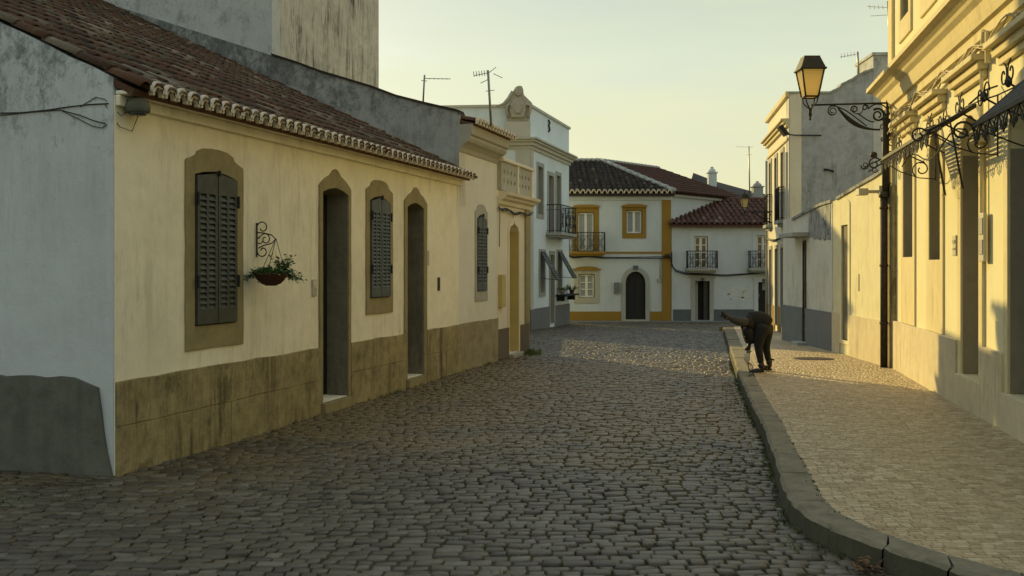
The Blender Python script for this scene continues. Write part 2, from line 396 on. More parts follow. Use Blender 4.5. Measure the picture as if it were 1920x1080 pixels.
def gz(y): return 0.0 if y < 20 else -.021 * (min(y, 44) - 20)
def lerp(tab, y):
    if y <= tab[0][0]: return tab[0][1]
    for (a, b), (c, d) in zip(tab, tab[1:]):
        if y <= c: return b + (d - b) * (y - a) / (c - a)
    return tab[-1][1]
def G(u, v, zz=0.):
    """ground point seen at a pixel, sloping ground included"""
    y = 10.
    for _ in range(60): y = .5 * y + .5 * (CAMZ - zz - gz(y)) * F / (v - HZ)
    return ((u - 960) / F * y, y)
# ================================================================ GROUND
KO = [(4.4, 4.6), (5.0, 3.35), (5.5, 2.75), (5.72, 2.56), (5.94, 2.45), (6.33, 2.28), (6.78, 2.12), (7.44, 2.07), (7.99, 2.18), (10.6, 2.70), (15.4, 3.54), (20.2, 4.46), (31, 6.62), (34, 7.2)]
KI = [(4.4, 5.4), (5.0, 4.0), (5.5, 3.05), (5.82, 2.75), (6.18, 2.56), (6.57, 2.42), (7.03, 2.32), (7.44, 2.33), (8.81, 2.58), (10.93, 2.98), (15.45, 3.78), (18.15, 4.33), (20.2, 4.75), (31, 6.95), (34, 7.6)]
def facade_x(y):
    if y < 9.03: return -12
    if y < 23: return -6.255 + .294 * y
    if y < 34.5: return -2
    return .63 + .293 * (y - 34.5)
def right_x(y):
    if y < 17.4: return 6.7 + .2 * (y - 17.6)
    if y < 24.4: return 6.58 + .0412 * (y - 17.38)
    return 6.85 + .2 * (y - 24.4)
# soil and beyond
m = MB(); ys = [-40, 0, 20, 22, 26, 30, 35, 40, 44, 60, 120, 900]
for i, y in enumerate(ys):
    for x in (-900, 900): m.v.append((x, y, gz(y) - .022))
for i in range(len(ys) - 1): m.f.append((2 * i, 2 * i + 1, 2 * i + 3, 2 * i + 2)); m.sm.append(False); m.mi.append(0)
tag(m.build('ground', 'joint'), kind='structure')
# cobbled road: every stone its own block
def cobbles():
    m = MB(); r = random.Random(5); vs = m.v; fs = m.f
    y = 4.6; row = 0
    while y < 43.2:
        pitch = r.uniform(.088, .112)
        xr = lerp(KO, y) - .02 if y < 33.5 else 9.5
        xl = max(facade_x(y) - .25, -6.2 if y < 9.2 else -20, -.75 * y - 1)
        xl = max(xl, -.55 * y - .6)
        x = xl + r.uniform(0, .2); ph = r.uniform(0, 6)
        while x < xr:
            wd = min(r.uniform(.095, .20), xr - x + .02)
            if wd < .05: break
            g = .005; h = r.uniform(-.010, .007) + .008 * math.sin(x * 1.7 + y * .9) ; tx = r.uniform(-.05, .05); ty = r.uniform(-.05, .05)
            yw = .035 * math.sin(x * .8 + ph * .15 + y * .5) + .10 * math.exp(-((x + 3.2) / 1.6) ** 2) * math.sin(x * 2.2)
            if x < -2.0 and y < 11: yw += (-2.0 - x) * .28
            c = [(x + g + r.uniform(-.008, .010), y + g + r.uniform(-.008, .012)), (x + wd - g + r.uniform(-.010, .008), y + g + r.uniform(-.008, .012)),
                 (x + wd - g + r.uniform(-.010, .008), y + pitch - g + r.uniform(-.012, .008)), (x + g + r.uniform(-.008, .010), y + pitch - g + r.uniform(-.012, .008))]
            cx = sum(p[0] for p in c) / 4; cy = sum(p[1] for p in c) / 4; b = len(vs); zg = gz(cy)
            for k, (sc1, dz) in enumerate(((1, -.04), (1, -.009), (.86, -.001))):
                for px, py in c:
                    qx = cx + (px - cx) * sc1; qy = cy + (py - cy) * sc1
                    vs.append((qx, qy + yw, zg + h + dz + tx * (px - cx) + ty * (py - cy)))
            vs.append((cx, cy + yw, zg + h + .0025))
            for lv in (0, 4):
                for k in range(4): fs.append((b + lv + k, b + lv + (k + 1) % 4, b + lv + 4 + (k + 1) % 4, b + lv + 4 + k))
            for k in range(4): fs.append((b + 8 + k, b + 8 + (k + 1) % 4, b + 12))
            x += wd
        y += pitch; row += 1
    m.sm = [True] * len(fs); m.mi = [0] * len(fs)
    return m
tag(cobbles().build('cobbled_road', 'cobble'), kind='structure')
# pavement of small limestone setts on a bed
m = MB(); ys = [4.4, 5, 5.5, 6, 6.5, 7, 8, 10, 12, 15, 18, 20, 24, 28, 31, 34]
for y in ys: m.v += [(lerp(KI, y) - .03, y, gz(y) + .139), (max(right_x(y) + .4, lerp(KI, y) + .5), y, gz(y) + .139)]
for i in range(len(ys) - 1): m.f.append((2 * i, 2 * i + 1, 2 * i + 3, 2 * i + 2)); m.sm.append(False); m.mi.append(0)
tag(m.build('pavement_bed', 'joint'), kind='structure')
def setts():
    m = MB(); r = random.Random(9); vs = m.v; fs = m.f; y = 5.0
    while y < 33.9:
        far = y > 22; pitch = r.uniform(.046, .062) * (1.6 if far else 1)
        x = lerp(KI, y) + r.uniform(-.01, .02); xe = right_x(y) + .1
        while x < xe:
            wd = r.uniform(.055, .11) * (1.6 if far else 1); h = r.uniform(-.0015, .0015) + .004 * math.sin(x * 1.3 + y * 1.1)
            yw = .03 * math.sin(x * 1.3 + y * .3); g = .0022; b = len(vs); z = gz(y) + .15 + h; t = r.uniform(-.015, .015)
            c = [(x + g, y + g), (x + wd - g, y + g), (x + wd - g, y + pitch - g), (x + g, y + pitch - g)]
            c = [(px + r.uniform(-.004, .004), py + yw + r.uniform(-.004, .004)) for px, py in c]
            cx = x + wd / 2; cy = y + yw + pitch / 2
            for k, q in ((1, -.007), (.90, 0)):
                for px, py in c: vs.append((cx + (px - cx) * k, cy + (py - cy) * k, z + q + t * (py - cy)))
            for k in range(4): fs.append((b + k, b + (k + 1) % 4, b + 4 + (k + 1) % 4, b + 4 + k))
            fs.append((b + 4, b + 5, b + 6, b + 7)); x += wd
        y += pitch
    m.sm = [False] * len(fs); m.mi = [0] * len(fs); return m
tag(setts().build('pavement', 'calcada'), kind='structure')
# kerb stones
def ksm(tab, y): return sum(lerp(tab, max(4.4, y + d)) for d in (-.3, -.2, -.1, 0, .1, .2, .3)) / 7
m = MB(); r = random.Random(3)
path = [y for y in (4.4, 4.75, 5.1, 5.45, 5.8, 6.25, 6.75, 7.45)]; y = 7.45
while y < 33: y += r.uniform(.9, 1.25); path.append(min(y, 34))
for a, b in zip(path, path[1:]):
    n = 6; g = .004; d1 = r.uniform(-.008, .008); dz = r.uniform(-.008, .004)
    ring = []
    for i in range(n + 1):
        yy = a + (b - a) * i / n + (g if i == 0 else -g if i == n else 0)
        xo = ksm(KO, yy) + d1 + r.uniform(-.010, .010); xi = ksm(KI, yy) - .004 + r.uniform(-.008, .008); z = gz(yy) + .158 + dz + r.uniform(-.004, .004)
        if b < 6.8:    # in the bend the stones turn, so offset across the curve
            yo = yy; yi = yy + .24 * min(1, (7.2 - yy) / .9); xi = ksm(KI, yi) - .004
        else: yo = yi = yy
        ring.append([(xo - .012, yo, gz(yy) - .04), (xo, yo, z - .028 + r.uniform(-.008, .006)), (xo + .025 + r.uniform(-.008, .012), yo, z), (xi, yi, z), (xi, yi, z - .06)])
    for i in range(n):
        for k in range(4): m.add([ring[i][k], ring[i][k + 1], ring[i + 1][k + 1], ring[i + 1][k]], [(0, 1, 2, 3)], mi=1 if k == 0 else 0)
    for e in (ring[0], ring[-1]): m.add(e, [(0, 1, 2, 3, 4)])
# kerb end across the head of the pavement
m.hexa([(7.1, 33.9, -.35), (9.2, 33.9, -.35), (9.2, 34.15, -.35), (7.1, 34.15, -.35), (7.1, 33.9, gz(34) + .155), (9.2, 33.9, gz(34) + .155), (9.2, 34.15, gz(34) + .155), (7.1, 34.15, gz(34) + .155)])
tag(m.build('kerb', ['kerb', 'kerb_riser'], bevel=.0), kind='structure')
# strip of paving at the foot of the far houses
m = MB(); m.bx(1.9, 12, 42.35, 43.6, -.9, gz(43) + .035)
tag(m.build('far_pavement', 'grayplinth'), kind='structure')
# grass in the gutter, at the wall feet and between cobbles
def grass():
    m = MB(); r = random.Random(21)
    def tuft(x, y, z, n, h, sp):
        for _ in range(n):
            a = r.uniform(0, 6.28); hh = h * r.uniform(.4, 1.2); bx = x + r.gauss(0, sp); by = y + r.gauss(0, sp); w = .0035; dx = math.cos(a) * hh * .5; dy = math.sin(a) * hh * .5
            m.add([(bx - w, by, z), (bx + w, by, z), (bx + w * .8 + dx * .4, by + dy * .4, z + hh * .6), (bx + dx, by + dy, z + hh)], [(0, 1, 2), (0, 2, 3)])
    y = 6.5
    while y < 20:
        d = .5 + .5 * math.sin(y * 2.1) + r.uniform(-.3, .4)
        if 7.2 < y < 11 or 13.5 < y < 18.5: d += .5
        if d > .45: tuft(lerp(KO, y) - .035, y, gz(y) - .01, int(5 * d), .032 if y < 12 else .05, .022)
        if r.random() < .25: tuft(lerp(KO, y) - r.uniform(.08, .3), y, gz(y) - .01, 7, .035, .05)
        if r.random() < .4 and 6.3 < y < 12: tuft(lerp(KI, y) - .01, y, .14, 4, .03, .015)
        y += .05
    for _ in range(260):
        y = r.uniform(6, 11.5); x = r.choice([r.uniform(-4.6, -1.5), r.uniform(-2.5, 2.0), r.gauss(1.2, .5)])
        if x < lerp(KO, y) - .1: tuft(x, y, gz(y) - .02, r.randint(4, 14), .03, .04)
    for _ in range(70):
        y = r.uniform(12, 22.4); x = facade_x(y) + abs(r.gauss(0, .05)) + .02; tuft(x, y, gz(y) - .01, r.randint(3, 9), .05, .035)
    for _ in range(40): tuft(.42 + r.gauss(0, .12), 22.0 + r.gauss(0, .4), gz(22), 10, .10, .05)
    for _ in range(40): tuft(-3.5 - r.uniform(0, 1.4), 8.35 + r.gauss(0, .15), -.02, 10, .035, .06)
    return m
tag(grass().build('gutter_grass', 'grass'), kind='stuff')
def leaf_bits(name, label, pts, parent=None, size=.03, mat='dryleaf', cat='leaves'):
    m = MB(); r = random.Random(hash(len(pts)) % 97)
    for x, y, z in pts:
        a = r.uniform(0, 6.28); s = size * r.uniform(.6, 1.3); c, q = math.cos(a), math.sin(a); k = r.uniform(.2, .6)
        m.add([(x - c * s, y - q * s, z), (x + q * s * .5, y - c * s * .5, z + s * k), (x + c * s, y + q * s, z + s * .2), (x - q * s * .5, y + c * s * .5, z + s * k * .8)], [(0, 1, 2), (0, 2, 3)])
    o = m.build(name, mat, parent)
    return o
r = random.Random(4)
tag(leaf_bits('fallen_leaves', '', [(2.2 + r.gauss(0, .05), 6.2 + r.gauss(0, .06), .015 + abs(r.gauss(0, .02))) for _ in range(45)]), 'small heap of brown fallen leaves in the gutter at the kerb bend', 'leaves', kind='stuff')
tag(leaf_bits('fallen_leaves', '', [(5.75 + r.gauss(0, .14), 11.9 + r.gauss(0, .05), .165 + abs(r.gauss(0, .01))) for _ in range(40)]), 'brown dead leaves on the pavement at the foot of the lit yellow wall', 'leaves', kind='stuff')
x, y = G(1525, 673, .15)
m = MB(); m.lathe((x, y, .140), [(.34, 0), (.34, .017), (.31, .022), (.30, .019), (.1, .021)], 28, 1.15, .8)
tag(m.build('manhole_cover', 'rust'), 'low rusty cover with moss round it set in the sunlit pavement', 'manhole cover')

# ================================================================ LEFT: LONG SINGLE-STOREY HOUSE
A = Fr((-3.6, 9.03), (.3987, 22.63), 1)      # common street line of the left-hand houses
S1 = A.S(861)                                # end of house 1
S2 = A.S(932); S3 = A.S(990)
def surround(parent, fr, outer, inner, o0=-.30, o1=.02, mat='stone', name='stone_surround', seed=1):
    m = MB(); m.prism(fr, wobble(outer, .006, .2, seed), o0, o1, [inner]); return m.build(name, mat, parent, bevel=.006)

h1 = thing('long_house', 'long low cream house with red tiled roof and hanging basket at the left', 'house', (*A.p(0, 0)[:2], 0))
ZT = 3.46
def curvy(fr, u0, u1, vb, vsh, vpk, w=.0, kind='bracket', o=0.):
    a, b, z0, zs = fr.rect(u0, u1, vb, vsh, o); zp = fr.Z((u0 + u1) / 2, vpk, o); c = (a + b) / 2; h = zp - zs; W = (b - a) / 2
    if kind == 'bracket':   # shouldered ogee head
        prof = [(1, 0), (.985, .16), (.80, .34), (.66, .50), (.62, .72), (.42, .93), (.15, 1.0)]
    else:                   # pointed ogee head
        prof = [(1, 0), (.93, .12), (.66, .42), (.36, .62), (.14, .93), (.0, 1.0)]
    R_ = [(c + W * x, zs + h * y) for x, y in prof]; L_ = [(c - W * x, zs + h * y) for x, y in reversed(prof)]
    if kind != 'bracket': L_ = L_[1:]
    return [(a, z0), (b, z0)] + R_ + L_, (a, b, z0, zs, zp)
def peaked(fr, u0, u1, vb, vsh, vpk, o=0.):
    a, b, z0, zs = fr.rect(u0, u1, vb, vsh, o); zp = fr.Z((u0 + u1) / 2, vpk, o); c = (a + b) / 2
    return [(a, z0), (b, z0), (b, zs), (b - (b - a) * .22, zs + (zp - zs) * .62), (c, zp), (a + (b - a) * .22, zs + (zp - zs) * .62), (a, zs)], (a, b, z0, zs, zp)

w1o, w1r = curvy(A, 346, 454, 652, 312, 280); w1i, w1q = peaked(A, 363, 439, 608, 332, 322)
d1o, d1r = curvy(A, 597, 656, 752, 352, 317, kind='ogee'); d1i, d1q = peaked(A, 603, 651, 751, 363, 352)
w2o, w2r = curvy(A, 685, 735, 588, 362, 338, kind='bracket'); w2i, w2q = peaked(A, 692, 728, 558, 378, 368)
d2o, d2r = curvy(A, 757, 799, 716, 380, 351, kind='ogee'); d2i, d2q = peaked(A, 762, 793, 715, 390, 380)
# doors reach the step just above the road
for o_, i_ in ((d1o, d1i), (d2o, d2i)):
    for q in (o_, i_): q[0] = (q[0][0], .13); q[1] = (q[1][0], .13)
def shrink(pts, k=.012):
    cx = sum(p[0] for p in pts) / len(pts); cz = (max(p[1] for p in pts) + min(p[1] for p in pts)) / 2
    return [(p[0] + (k if p[0] < cx else -k), p[1] + (k if p[1] < cz else -k)) for p in pts]
pb = MB()
wall_out = [(0, .0), (S1, .0), (S1, ZT), (0, ZT)]
pb.prism(A, wall_out, -.34, 0, [shrink(q) for q in (w1o, d1o, w2o, d2o)])
# gable end with sloping top, and back wall; the gable leans on the street wall
bk = -9.5
GA = Fr(tuple(A.p(0, 0, 0)[:2]), tuple(A.p(0, 0, bk)[:2]), 1)     # seen from the street mouth
if GA.n.y > 0: GA.n = -GA.n
pb.build('wall', 'cream', h1)
g = MB(); gt = lambda s: 3.615 + .47 * s + .008 * math.sin(s * 9) + .006 * math.sin(s * 23)
top = [(s, gt(s)) for s in [x * .25 for x in range(33)]]
g.prism(GA, [(0.012, 0)] + [(9.4, 0)] + [(9.4, 5.0), (8.2, gt(8.0))] + top[::-1][1:-1] + [(.012, gt(0))], -.4, .012)
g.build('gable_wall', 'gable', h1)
g = MB(); g.prism(GA, wobble([(.0, -.02), (9.4, -.02), (9.4, .885), (.42, .885), (.16, .80), (.10, .40), (.06, .2)], .012, .15, 4), .0125, .045); g.build('gable_plinth', 'cementplinth', h1)
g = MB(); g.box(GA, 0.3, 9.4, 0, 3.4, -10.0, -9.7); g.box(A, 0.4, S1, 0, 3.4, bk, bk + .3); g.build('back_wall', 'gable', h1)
# plinth in two courses of blocks with the doors cut out
def plinth_blocks(fr, segs, ztop, mid, name, mat, parent, seed=2, proud=.035):
    m = MB(); r = random.Random(seed)
    for a, b in segs:
        m.prism(fr, wobble([(a, mid + .004), (b, mid + .004), (b, ztop), (a, ztop)], .007, .3, seed), 0.001, proud)
        s = a
        while s < b - .01:
            e = min(b, s + r.uniform(.7, 1.15)); 
            if b - e < .3: e = b
            m.box(fr, s + .004, e - .004, -.02, mid - .004, 0.001, proud + r.uniform(-.003, .004)); s = e
        m.box(fr, a, b, -.02, ztop - .01, 0.001, proud - .010)
    return m.build(name, mat, parent, bevel=.006)
plinth_blocks(A, [(0, d1r[0] + .012), (d1r[1] - .012, d2r[0] + .012), (d2r[1] - .012, S1)], .855, .44, 'plinth', 'plinth', h1)
g = MB(); g.box(A, 0.0, S1 + .05, 3.36, ZT, .001, .05); g.box(A, -.0, S1 + .08, 3.46, 3.50, .001, .13); g.build('cornice', 'cream', h1, bevel=.012)

def shutter_leaf(fr, pts, o, parent, mat, cols, nsl, handle=False):
    """one louvred leaf: pts=(s0,s1,z0,z1 at left, z1 at right)"""
    s0, s1, z0, zl, zr = pts; W = s1 - s0; bd = W * .13; H = min(zl, zr) - z0; zt = z0 + H * .88; zb = z0 + H * .10
    cw = (W - bd * (cols + 1)) / cols
    holes = []
    for c in range(cols): a = s0 + bd + c * (cw + bd); holes.append([(a, zb), (a + cw, zb), (a + cw, zt), (a, zt)])
    m = MB(); m.prism(fr, [(s0, z0), (s1, z0), (s1, zr), (s0, zl)], o - .035, o, holes); f_ = m.build('shutter', mat, parent, bevel=.002)
    m = MB(); dz = (zt - zb) / nsl
    for c in range(cols):
        a = s0 + bd + c * (cw + bd)
        for k in range(nsl):
            z = zb + dz * k
            q = [fr.p(a, z - .004, o + .002), fr.p(a + cw, z - .004, o + .002), fr.p(a + cw, z + dz * .95, o - .032), fr.p(a, z + dz * .95, o - .032)]
            w_ = [(x, y, zz + .008) for x, y, zz in q]; m.hexa([*q, *w_])
    m.build('louvre_slats', mat, f_)
    m = MB(); m.box(fr, s0 + .005, s1 - .005, z0 + .005, min(zl, zr) - .005, o - .05, o - .042); m.build('backing', 'shutter_in', f_)
    return f_
def shutters(fr, q, o, parent, mat, cols, nsl, open_=0.):
    a, b, z0, zs, zp = q; c = (a + b) / 2
    shutter_leaf(fr, (a + .008, c - .004, z0 + .012, zs - .01, zp - .02), o, parent, mat, cols, nsl)
    shutter_leaf(fr, (c + .004, b - .008, z0 + .012, zp - .02, zs - .01), o + .004, parent, mat, cols, nsl)
    m = MB()
    for s in (a, b):
        for z in (z0 + .25 * (zs - z0), z0 + .8 * (zs - z0)): m.box(fr, s - .012, s + .012, z, z + .13, o, o + .022)
    m.box(fr, c - .012, c + .012, zp - .05, zp + .01, o, o + .03)
    m.split('hinge', 'iron', parent)
for (o_, i_, q, seed, cols, nsl) in ((w1o, w1i, w1q, 5, 2, 20), (w2o, w2i, w2q, 6, 2, 20)):
    win = surround(h1, A, o_, i_, -.16, .02, 'stone', 'shuttered_window', seed)
    shutters(A, q, .045, win, 'shutter' if seed == 5 else 'shutter_bl', cols, nsl)
    m = MB(); m.prism(A, i_, -.15, -.12); m.build('window_back', 'shutter_in', win)
for (o_, i_, q, seed) in ((d1o, d1i, d1q, 7), (d2o, d2i, d2q, 8)):
    dr = surround(h1, A, o_, i_, -.33, .022, 'stone', 'doorway', seed)
    m = MB(); a, b = q[0], q[1]; zt = q[3]; 
    m.box(A, a + .01, b - .01, .16, zt + .02, -.33, -.30); m.box(A, a + .07, b - .07, .35, 1.0, -.30, -.285); m.box(A, a + .07, b - .07, 1.1, zt - .15, -.30, -.285)
    dd = m.build('door', 'doordark', dr); m = MB(); m.box(A, a + .05, a + .075, 1.05, 1.22, -.285, -.25); m.build('door_handle', 'alum', dr)
    m = MB(); m.prism(A, [(b - .012, .15), (b - .001, .15), (b - .001, zt), (b - .012, zt)], -.298, .010); m.build('door_jamb', 'jamb', dr)
    m = MB(); m.box(A, a - .02, b + .02, -.02, .13, -.32, .07); m.build('doorstep', 'stone', dr, bevel=.012)
# roof with tiles; two layers
EV = Vector(A.p(0, 3.53, .22)); upv = Vector((-A.n.x, -A.n.y, 0)); pit = math.atan(.47)
sl = Vector((upv.x * math.cos(pit), upv.y * math.cos(pit), math.sin(pit))); axv = Vector((A.d.x, A.d.y, 0))
m = MB(); LR = S1 + .12
nn_ = axv.cross(sl); nn_ = nn_ if nn_.z > 0 else -nn_
e0 = EV - nn_ * .03 + axv * .0; pts = [e0, e0 + axv * (LR - .08), e0 + axv * (LR - .08) + sl * 9.2, e0 + sl * 9.2]
m.hexa([*[p - nn_ * .06 for p in pts], *pts])
rf = m.build('roof', 'tile', h1)
m = MB(); tiles(m, EV - axv * .04 - sl * .02, axv, sl, int((LR - .1) / .19) + 1, 24, .19, .385, seed=3)
m.build('roof_tiles', 'tile', rf)
def eave_mortar(fr, s0, n, pitch, z, o, rad, parent, mat='mortar', name='scalloped_eave', depth=.05, drop=0.):
    m = MB()
    for i in range(n):
        c = s0 + (i + .5) * pitch; ro = rad * 1.30; ri = rad * .80; k = 9
        out = arc((c, z - .03), ro, ro * 1.65, 0, 180, k); inn = arc((c, z - .03), ri, ri * 1.5, 180, 0, k)
        m.prism(fr, out + inn, o - depth, o)
    return m.build(name, mat, parent, bevel=.004)
nT = int((LR - .1) / .19)
eave_mortar(A, .15, nT, .19, 3.50, .285, .066, rf)
# small things fixed to the house
t_ = thing('house_number_plate', 'small cream plate beside the first doorway of the long house', 'plate', A.p(A.S(588), 1.5, .01))
m = MB(); a, b, z0, z1 = A.rect(584, 592, 555, 524); m.box(A, a, b, z0, z1, .001, .02); m.build('plate', 'plastic', t_, bevel=.004)
m = MB(); m.box(A, a + .012, b - .012, z0 + .1, z1 - .02, .02, .026); m.build('plate_insert', 'mortar', t_)
t_ = tag(None, None) if False else None
m = MB(); a, b, z0, z1 = A.rect(796, 803, 497, 470); m.box(A, a, b, z0, z1, .001, .02); tag(m.build('wall_plate', 'plastic', bevel=.004), 'small pale plate right of the second doorway of the long house', 'plate')
m = MB(); a, b, z0, z1 = A.rect(820, 824, 545, 520); m.box(A, a, b, z0, z1, .001, .012); tag(m.build('letter_slot', 'rust'), 'narrow dark vertical slot in the cream wall near the low house end', 'letter slot')
# round lamp housing under the eave with its loose wires
p = Vector(A.p(.16, A.Z(222, 197), .12)); lamp = thing('wall_lamp', 'old rounded grey lamp housing on the house corner under the eave', 'lamp', A.p(.16, p.z, 0))
m = MB(); m.lathe((p.x, p.y, p.z), [(.04, .085), (.09, .06), (.115, .0), (.11, -.05), (.095, -.06)][::-1], 14); m.build('lamp_housing', 'cementplinth', lamp)
m = MB(); m.lathe((p.x, p.y, p.z - .055), [(.07, -.03), (.09, 0)], 12); m.build('lamp_glass', 'glass', lamp)
m = MB(); m.tube([A.p(.16, p.z + .03, 0), A.p(.16, p.z + .03, .12)], .015); m.build('lamp_arm', 'iron', lamp)
m = MB(); q = lambda u, v: GA.p(*GA.P(u, v, .02), .02)
def sag(a, b, d, n=8): a = Vector(a); b = Vector(b); return [a.lerp(b, i / n) - Vector((0, 0, d * 4 * (i / n) * (1 - i / n))) for i in range(n + 1)]
m.tube([q(0, 212), q(40, 211), q(90, 206), q(130, 200), q(165, 196), q(203, 194)], .006, 5); m.tube([q(0, 216), q(60, 210), q(112, 206), q(150, 216), q(175, 226), q(198, 232)], .005, 5)
m.tube([q(112, 206), q(145, 222), q(172, 236), q(190, 240), q(200, 234)], .004, 5); m.tube([q(150, 200), q(180, 182), q(196, 186), A.p(.05, p.z - .1, .03), A.p(.16, p.z, .08)], .004, 5)
m.tube([q(197, 196), A.p(.04, p.z - .2, .02), A.p(.2, p.z - .22, .03), A.p(.27, p.z - .05, .05), A.p(.2, p.z + .04, .09)], .004, 5)
tag(m.build('wall_wires', 'cable'), 'loose thin wires looping across the grey gable wall to the corner lamp', 'wires')

# hanging basket on a scroll bracket
bs = A.S(480); bz = A.Z(480, 418); hb = thing('hanging_basket', 'brown wicker basket of green plants hanging on a scroll bracket', 'hanging basket', A.p(bs, 1.5, 0))
HBo = .26
m = MB(); zt = A.Z(480, 418); zb = A.Z(480, 482); H = zt - zb
m.tube([A.p(bs, zb, .012), A.p(bs, zt, .012)], .009)
def offz(pts, rad=.007): m.tube([A.p(bs, z, o) for o, z in pts], rad, 6)
offz([(.012, zt - .30 * H)] + spiral((.085, zt - .14 * H), .075, .03, 180, -.95)); 
offz([(.012, zb + .22 * H)] + spiral((.085, zb + .17 * H), .07, .025, 180, .95))
offz([(.012, zt - .28 * H), (.10, zt - .30 * H), (.2, zt - .36 * H), (.25, zt - .48 * H), (.2, zt - .60 * H), (.10, zt - .66 * H), (.03, zb + .26 * H)])
offz([(.012, zt - .46 * H)] + spiral((.12, zt - .48 * H), .07, .02, 150, -1.2), .006); offz(spiral((.04, zt - .5 * H), .05, .02, 0, -.8), .006)
m.build('wall_bracket', 'iron', hb)
c = Vector(A.p(bs + .02, A.Z(508, 512, HBo) , HBo)); hook = Vector(A.p(bs, zt - .46 * H, .255))
c = Vector((0, 0, 0)); cs = A.S(508, HBo); cz = A.Z(508, 535, HBo); c = Vector(A.p(cs, cz, HBo))
prof = [(.05, 0), (.115, .02), (.155, .06), (.175, .105), (.18, .125), (.165, .125), (.15, .09)]
m = MB()
for k in range(8):           # woven rings
    t = k / 7; rad = .06 + .12 * math.sin(t * 1.5); z = .005 + .12 * t
    m.tube([(c.x + rad * math.cos(a * .3142), c.y + rad * math.sin(a * .3142), c.z + z + .004 * ((a + k) % 2)) for a in range(21)], .0105, 5, False)
for k in range(20):
    a = k * .3142; m.tube([(c.x + (.05 + .125 * math.sin(t * 1.5)) * math.cos(a), c.y + (.05 + .125 * math.sin(t * 1.5)) * math.sin(a), c.z + .125 * t) for t in (0, .3, .6, 1)], .006, 4)
m.lathe(tuple(c), [(.05, -.004), (.11, .02), (.15, .06), (.168, .11)], 20)
m.build('basket', 'wicker', hb)
m = MB(); m.lathe((c.x, c.y, c.z + .10), [(.16, 0), (.15, .012), (.05, .02)], 14); m.build('soil', 'soil', hb)
m = MB()
for a in (0.5, 2.6, 4.7): m.tube([hook, (c.x + .17 * math.cos(a), c.y + .17 * math.sin(a), c.z + .12)], .004, 5)
m.build('hanging_chains', 'iron', hb)
m = MB(); r = random.Random(17)
def leafy(m, r, base, n, spread, hh, ls, bias=(0, 0, 0)):
    for _ in range(n):
        a = r.uniform(0, 6.28); rad = spread * math.sqrt(r.random()); b = Vector((base[0] + rad * math.cos(a) * .7, base[1] + rad * math.sin(a) * .7, base[2]))
        d = Vector((math.cos(a) * rad / spread * .8 + bias[0], math.sin(a) * rad / spread * .8 + bias[1], r.uniform(.3, 1) + bias[2])).normalized(); L = hh * r.uniform(.4, 1)
        pts = [b, b + d * L * .5, b + d * L + Vector((0, 0, -L * .2))]
        m.tube(pts, .0015, 3)
        for k in range(5):
            q = pts[0].lerp(pts[2], .3 + .7 * k / 4) + Vector((r.gauss(0, .012), r.gauss(0, .012), r.gauss(0, .012))); e1 = Vector((r.gauss(0, 1), r.gauss(0, 1), r.gauss(0, .6))).normalized() * ls; e2 = e1.cross(Vector((r.gauss(0, 1), r.gauss(0, 1), 1))).normalized() * ls * .45
            m.add([q - e1, q - e2, q + e1, q + e2], [(0, 1, 2, 3)])
leafy(m, r, (c.x, c.y, c.z + .11), 190, .19, .14, .024); leafy(m, r, (c.x + .09, c.y + .12, c.z + .13), 40, .05, .30, .024, (.15, .25, .8)); leafy(m, r, (c.x + .16, c.y + .08, c.z + .10), 22, .05, .20, .018, (.8, .6, -.5)); leafy(m, r, (c.x - .15, c.y - .05, c.z + .10), 16, .05, .15, .018, (-.7, -.3, -.5))
for k in range(14):
    a = r.uniform(-.6, 1.0); L = r.uniform(.15, .28); m.tube([(c.x + .12 * math.cos(a), c.y + .12 * math.sin(a), c.z + .12), (c.x + (.12 + L * .6) * math.cos(a), c.y + (.12 + L * .6) * math.sin(a), c.z + .17), (c.x + (.12 + L) * math.cos(a), c.y + (.12 + L) * math.sin(a), c.z + .02)], [.004, .004, .001], 3)
m.build('foliage', 'leaf', hb)

# ================================================================ LEFT: SECOND HOUSE, ITS WEATHERED GABLE
h2 = thing('narrow_house', 'pale house with one shuttered window, scalloped tiled cornice and weathered grey gable', 'house', A.p(S1, 0))
Z2 = 4.02
w3o, w3r = curvy(A, 890, 913, 564, 400, 383, kind='bracket'); w3i, w3q = peaked(A, 893, 910, 546, 412, 402)
m = MB(); m.prism(A, [(S1 + .002, -.05), (S2, -.05), (S2, Z2 + .45), (S1 + .002, Z2 + .45)], -.34, .0, [shrink(w3o)]); m.build('wall', 'white2', h2)
win = surround(h2, A, w3o, w3i, -.16, .02, 'stone_lt', 'shuttered_window', 12); shutters(A, w3q, .04, win, 'shutter_bl', 2, 16)
m = MB(); m.prism(A, w3i, -.15, -.12); m.build('window_back', 'shutter_in', win)
m = MB(); m.prism(A, wobble([(S1, -.08), (S2, -.08), (S2, .86), (S1, .86)], .008, .25, 3), .001, .03); m.build('plinth', 'plinth2', h2, bevel=.006)
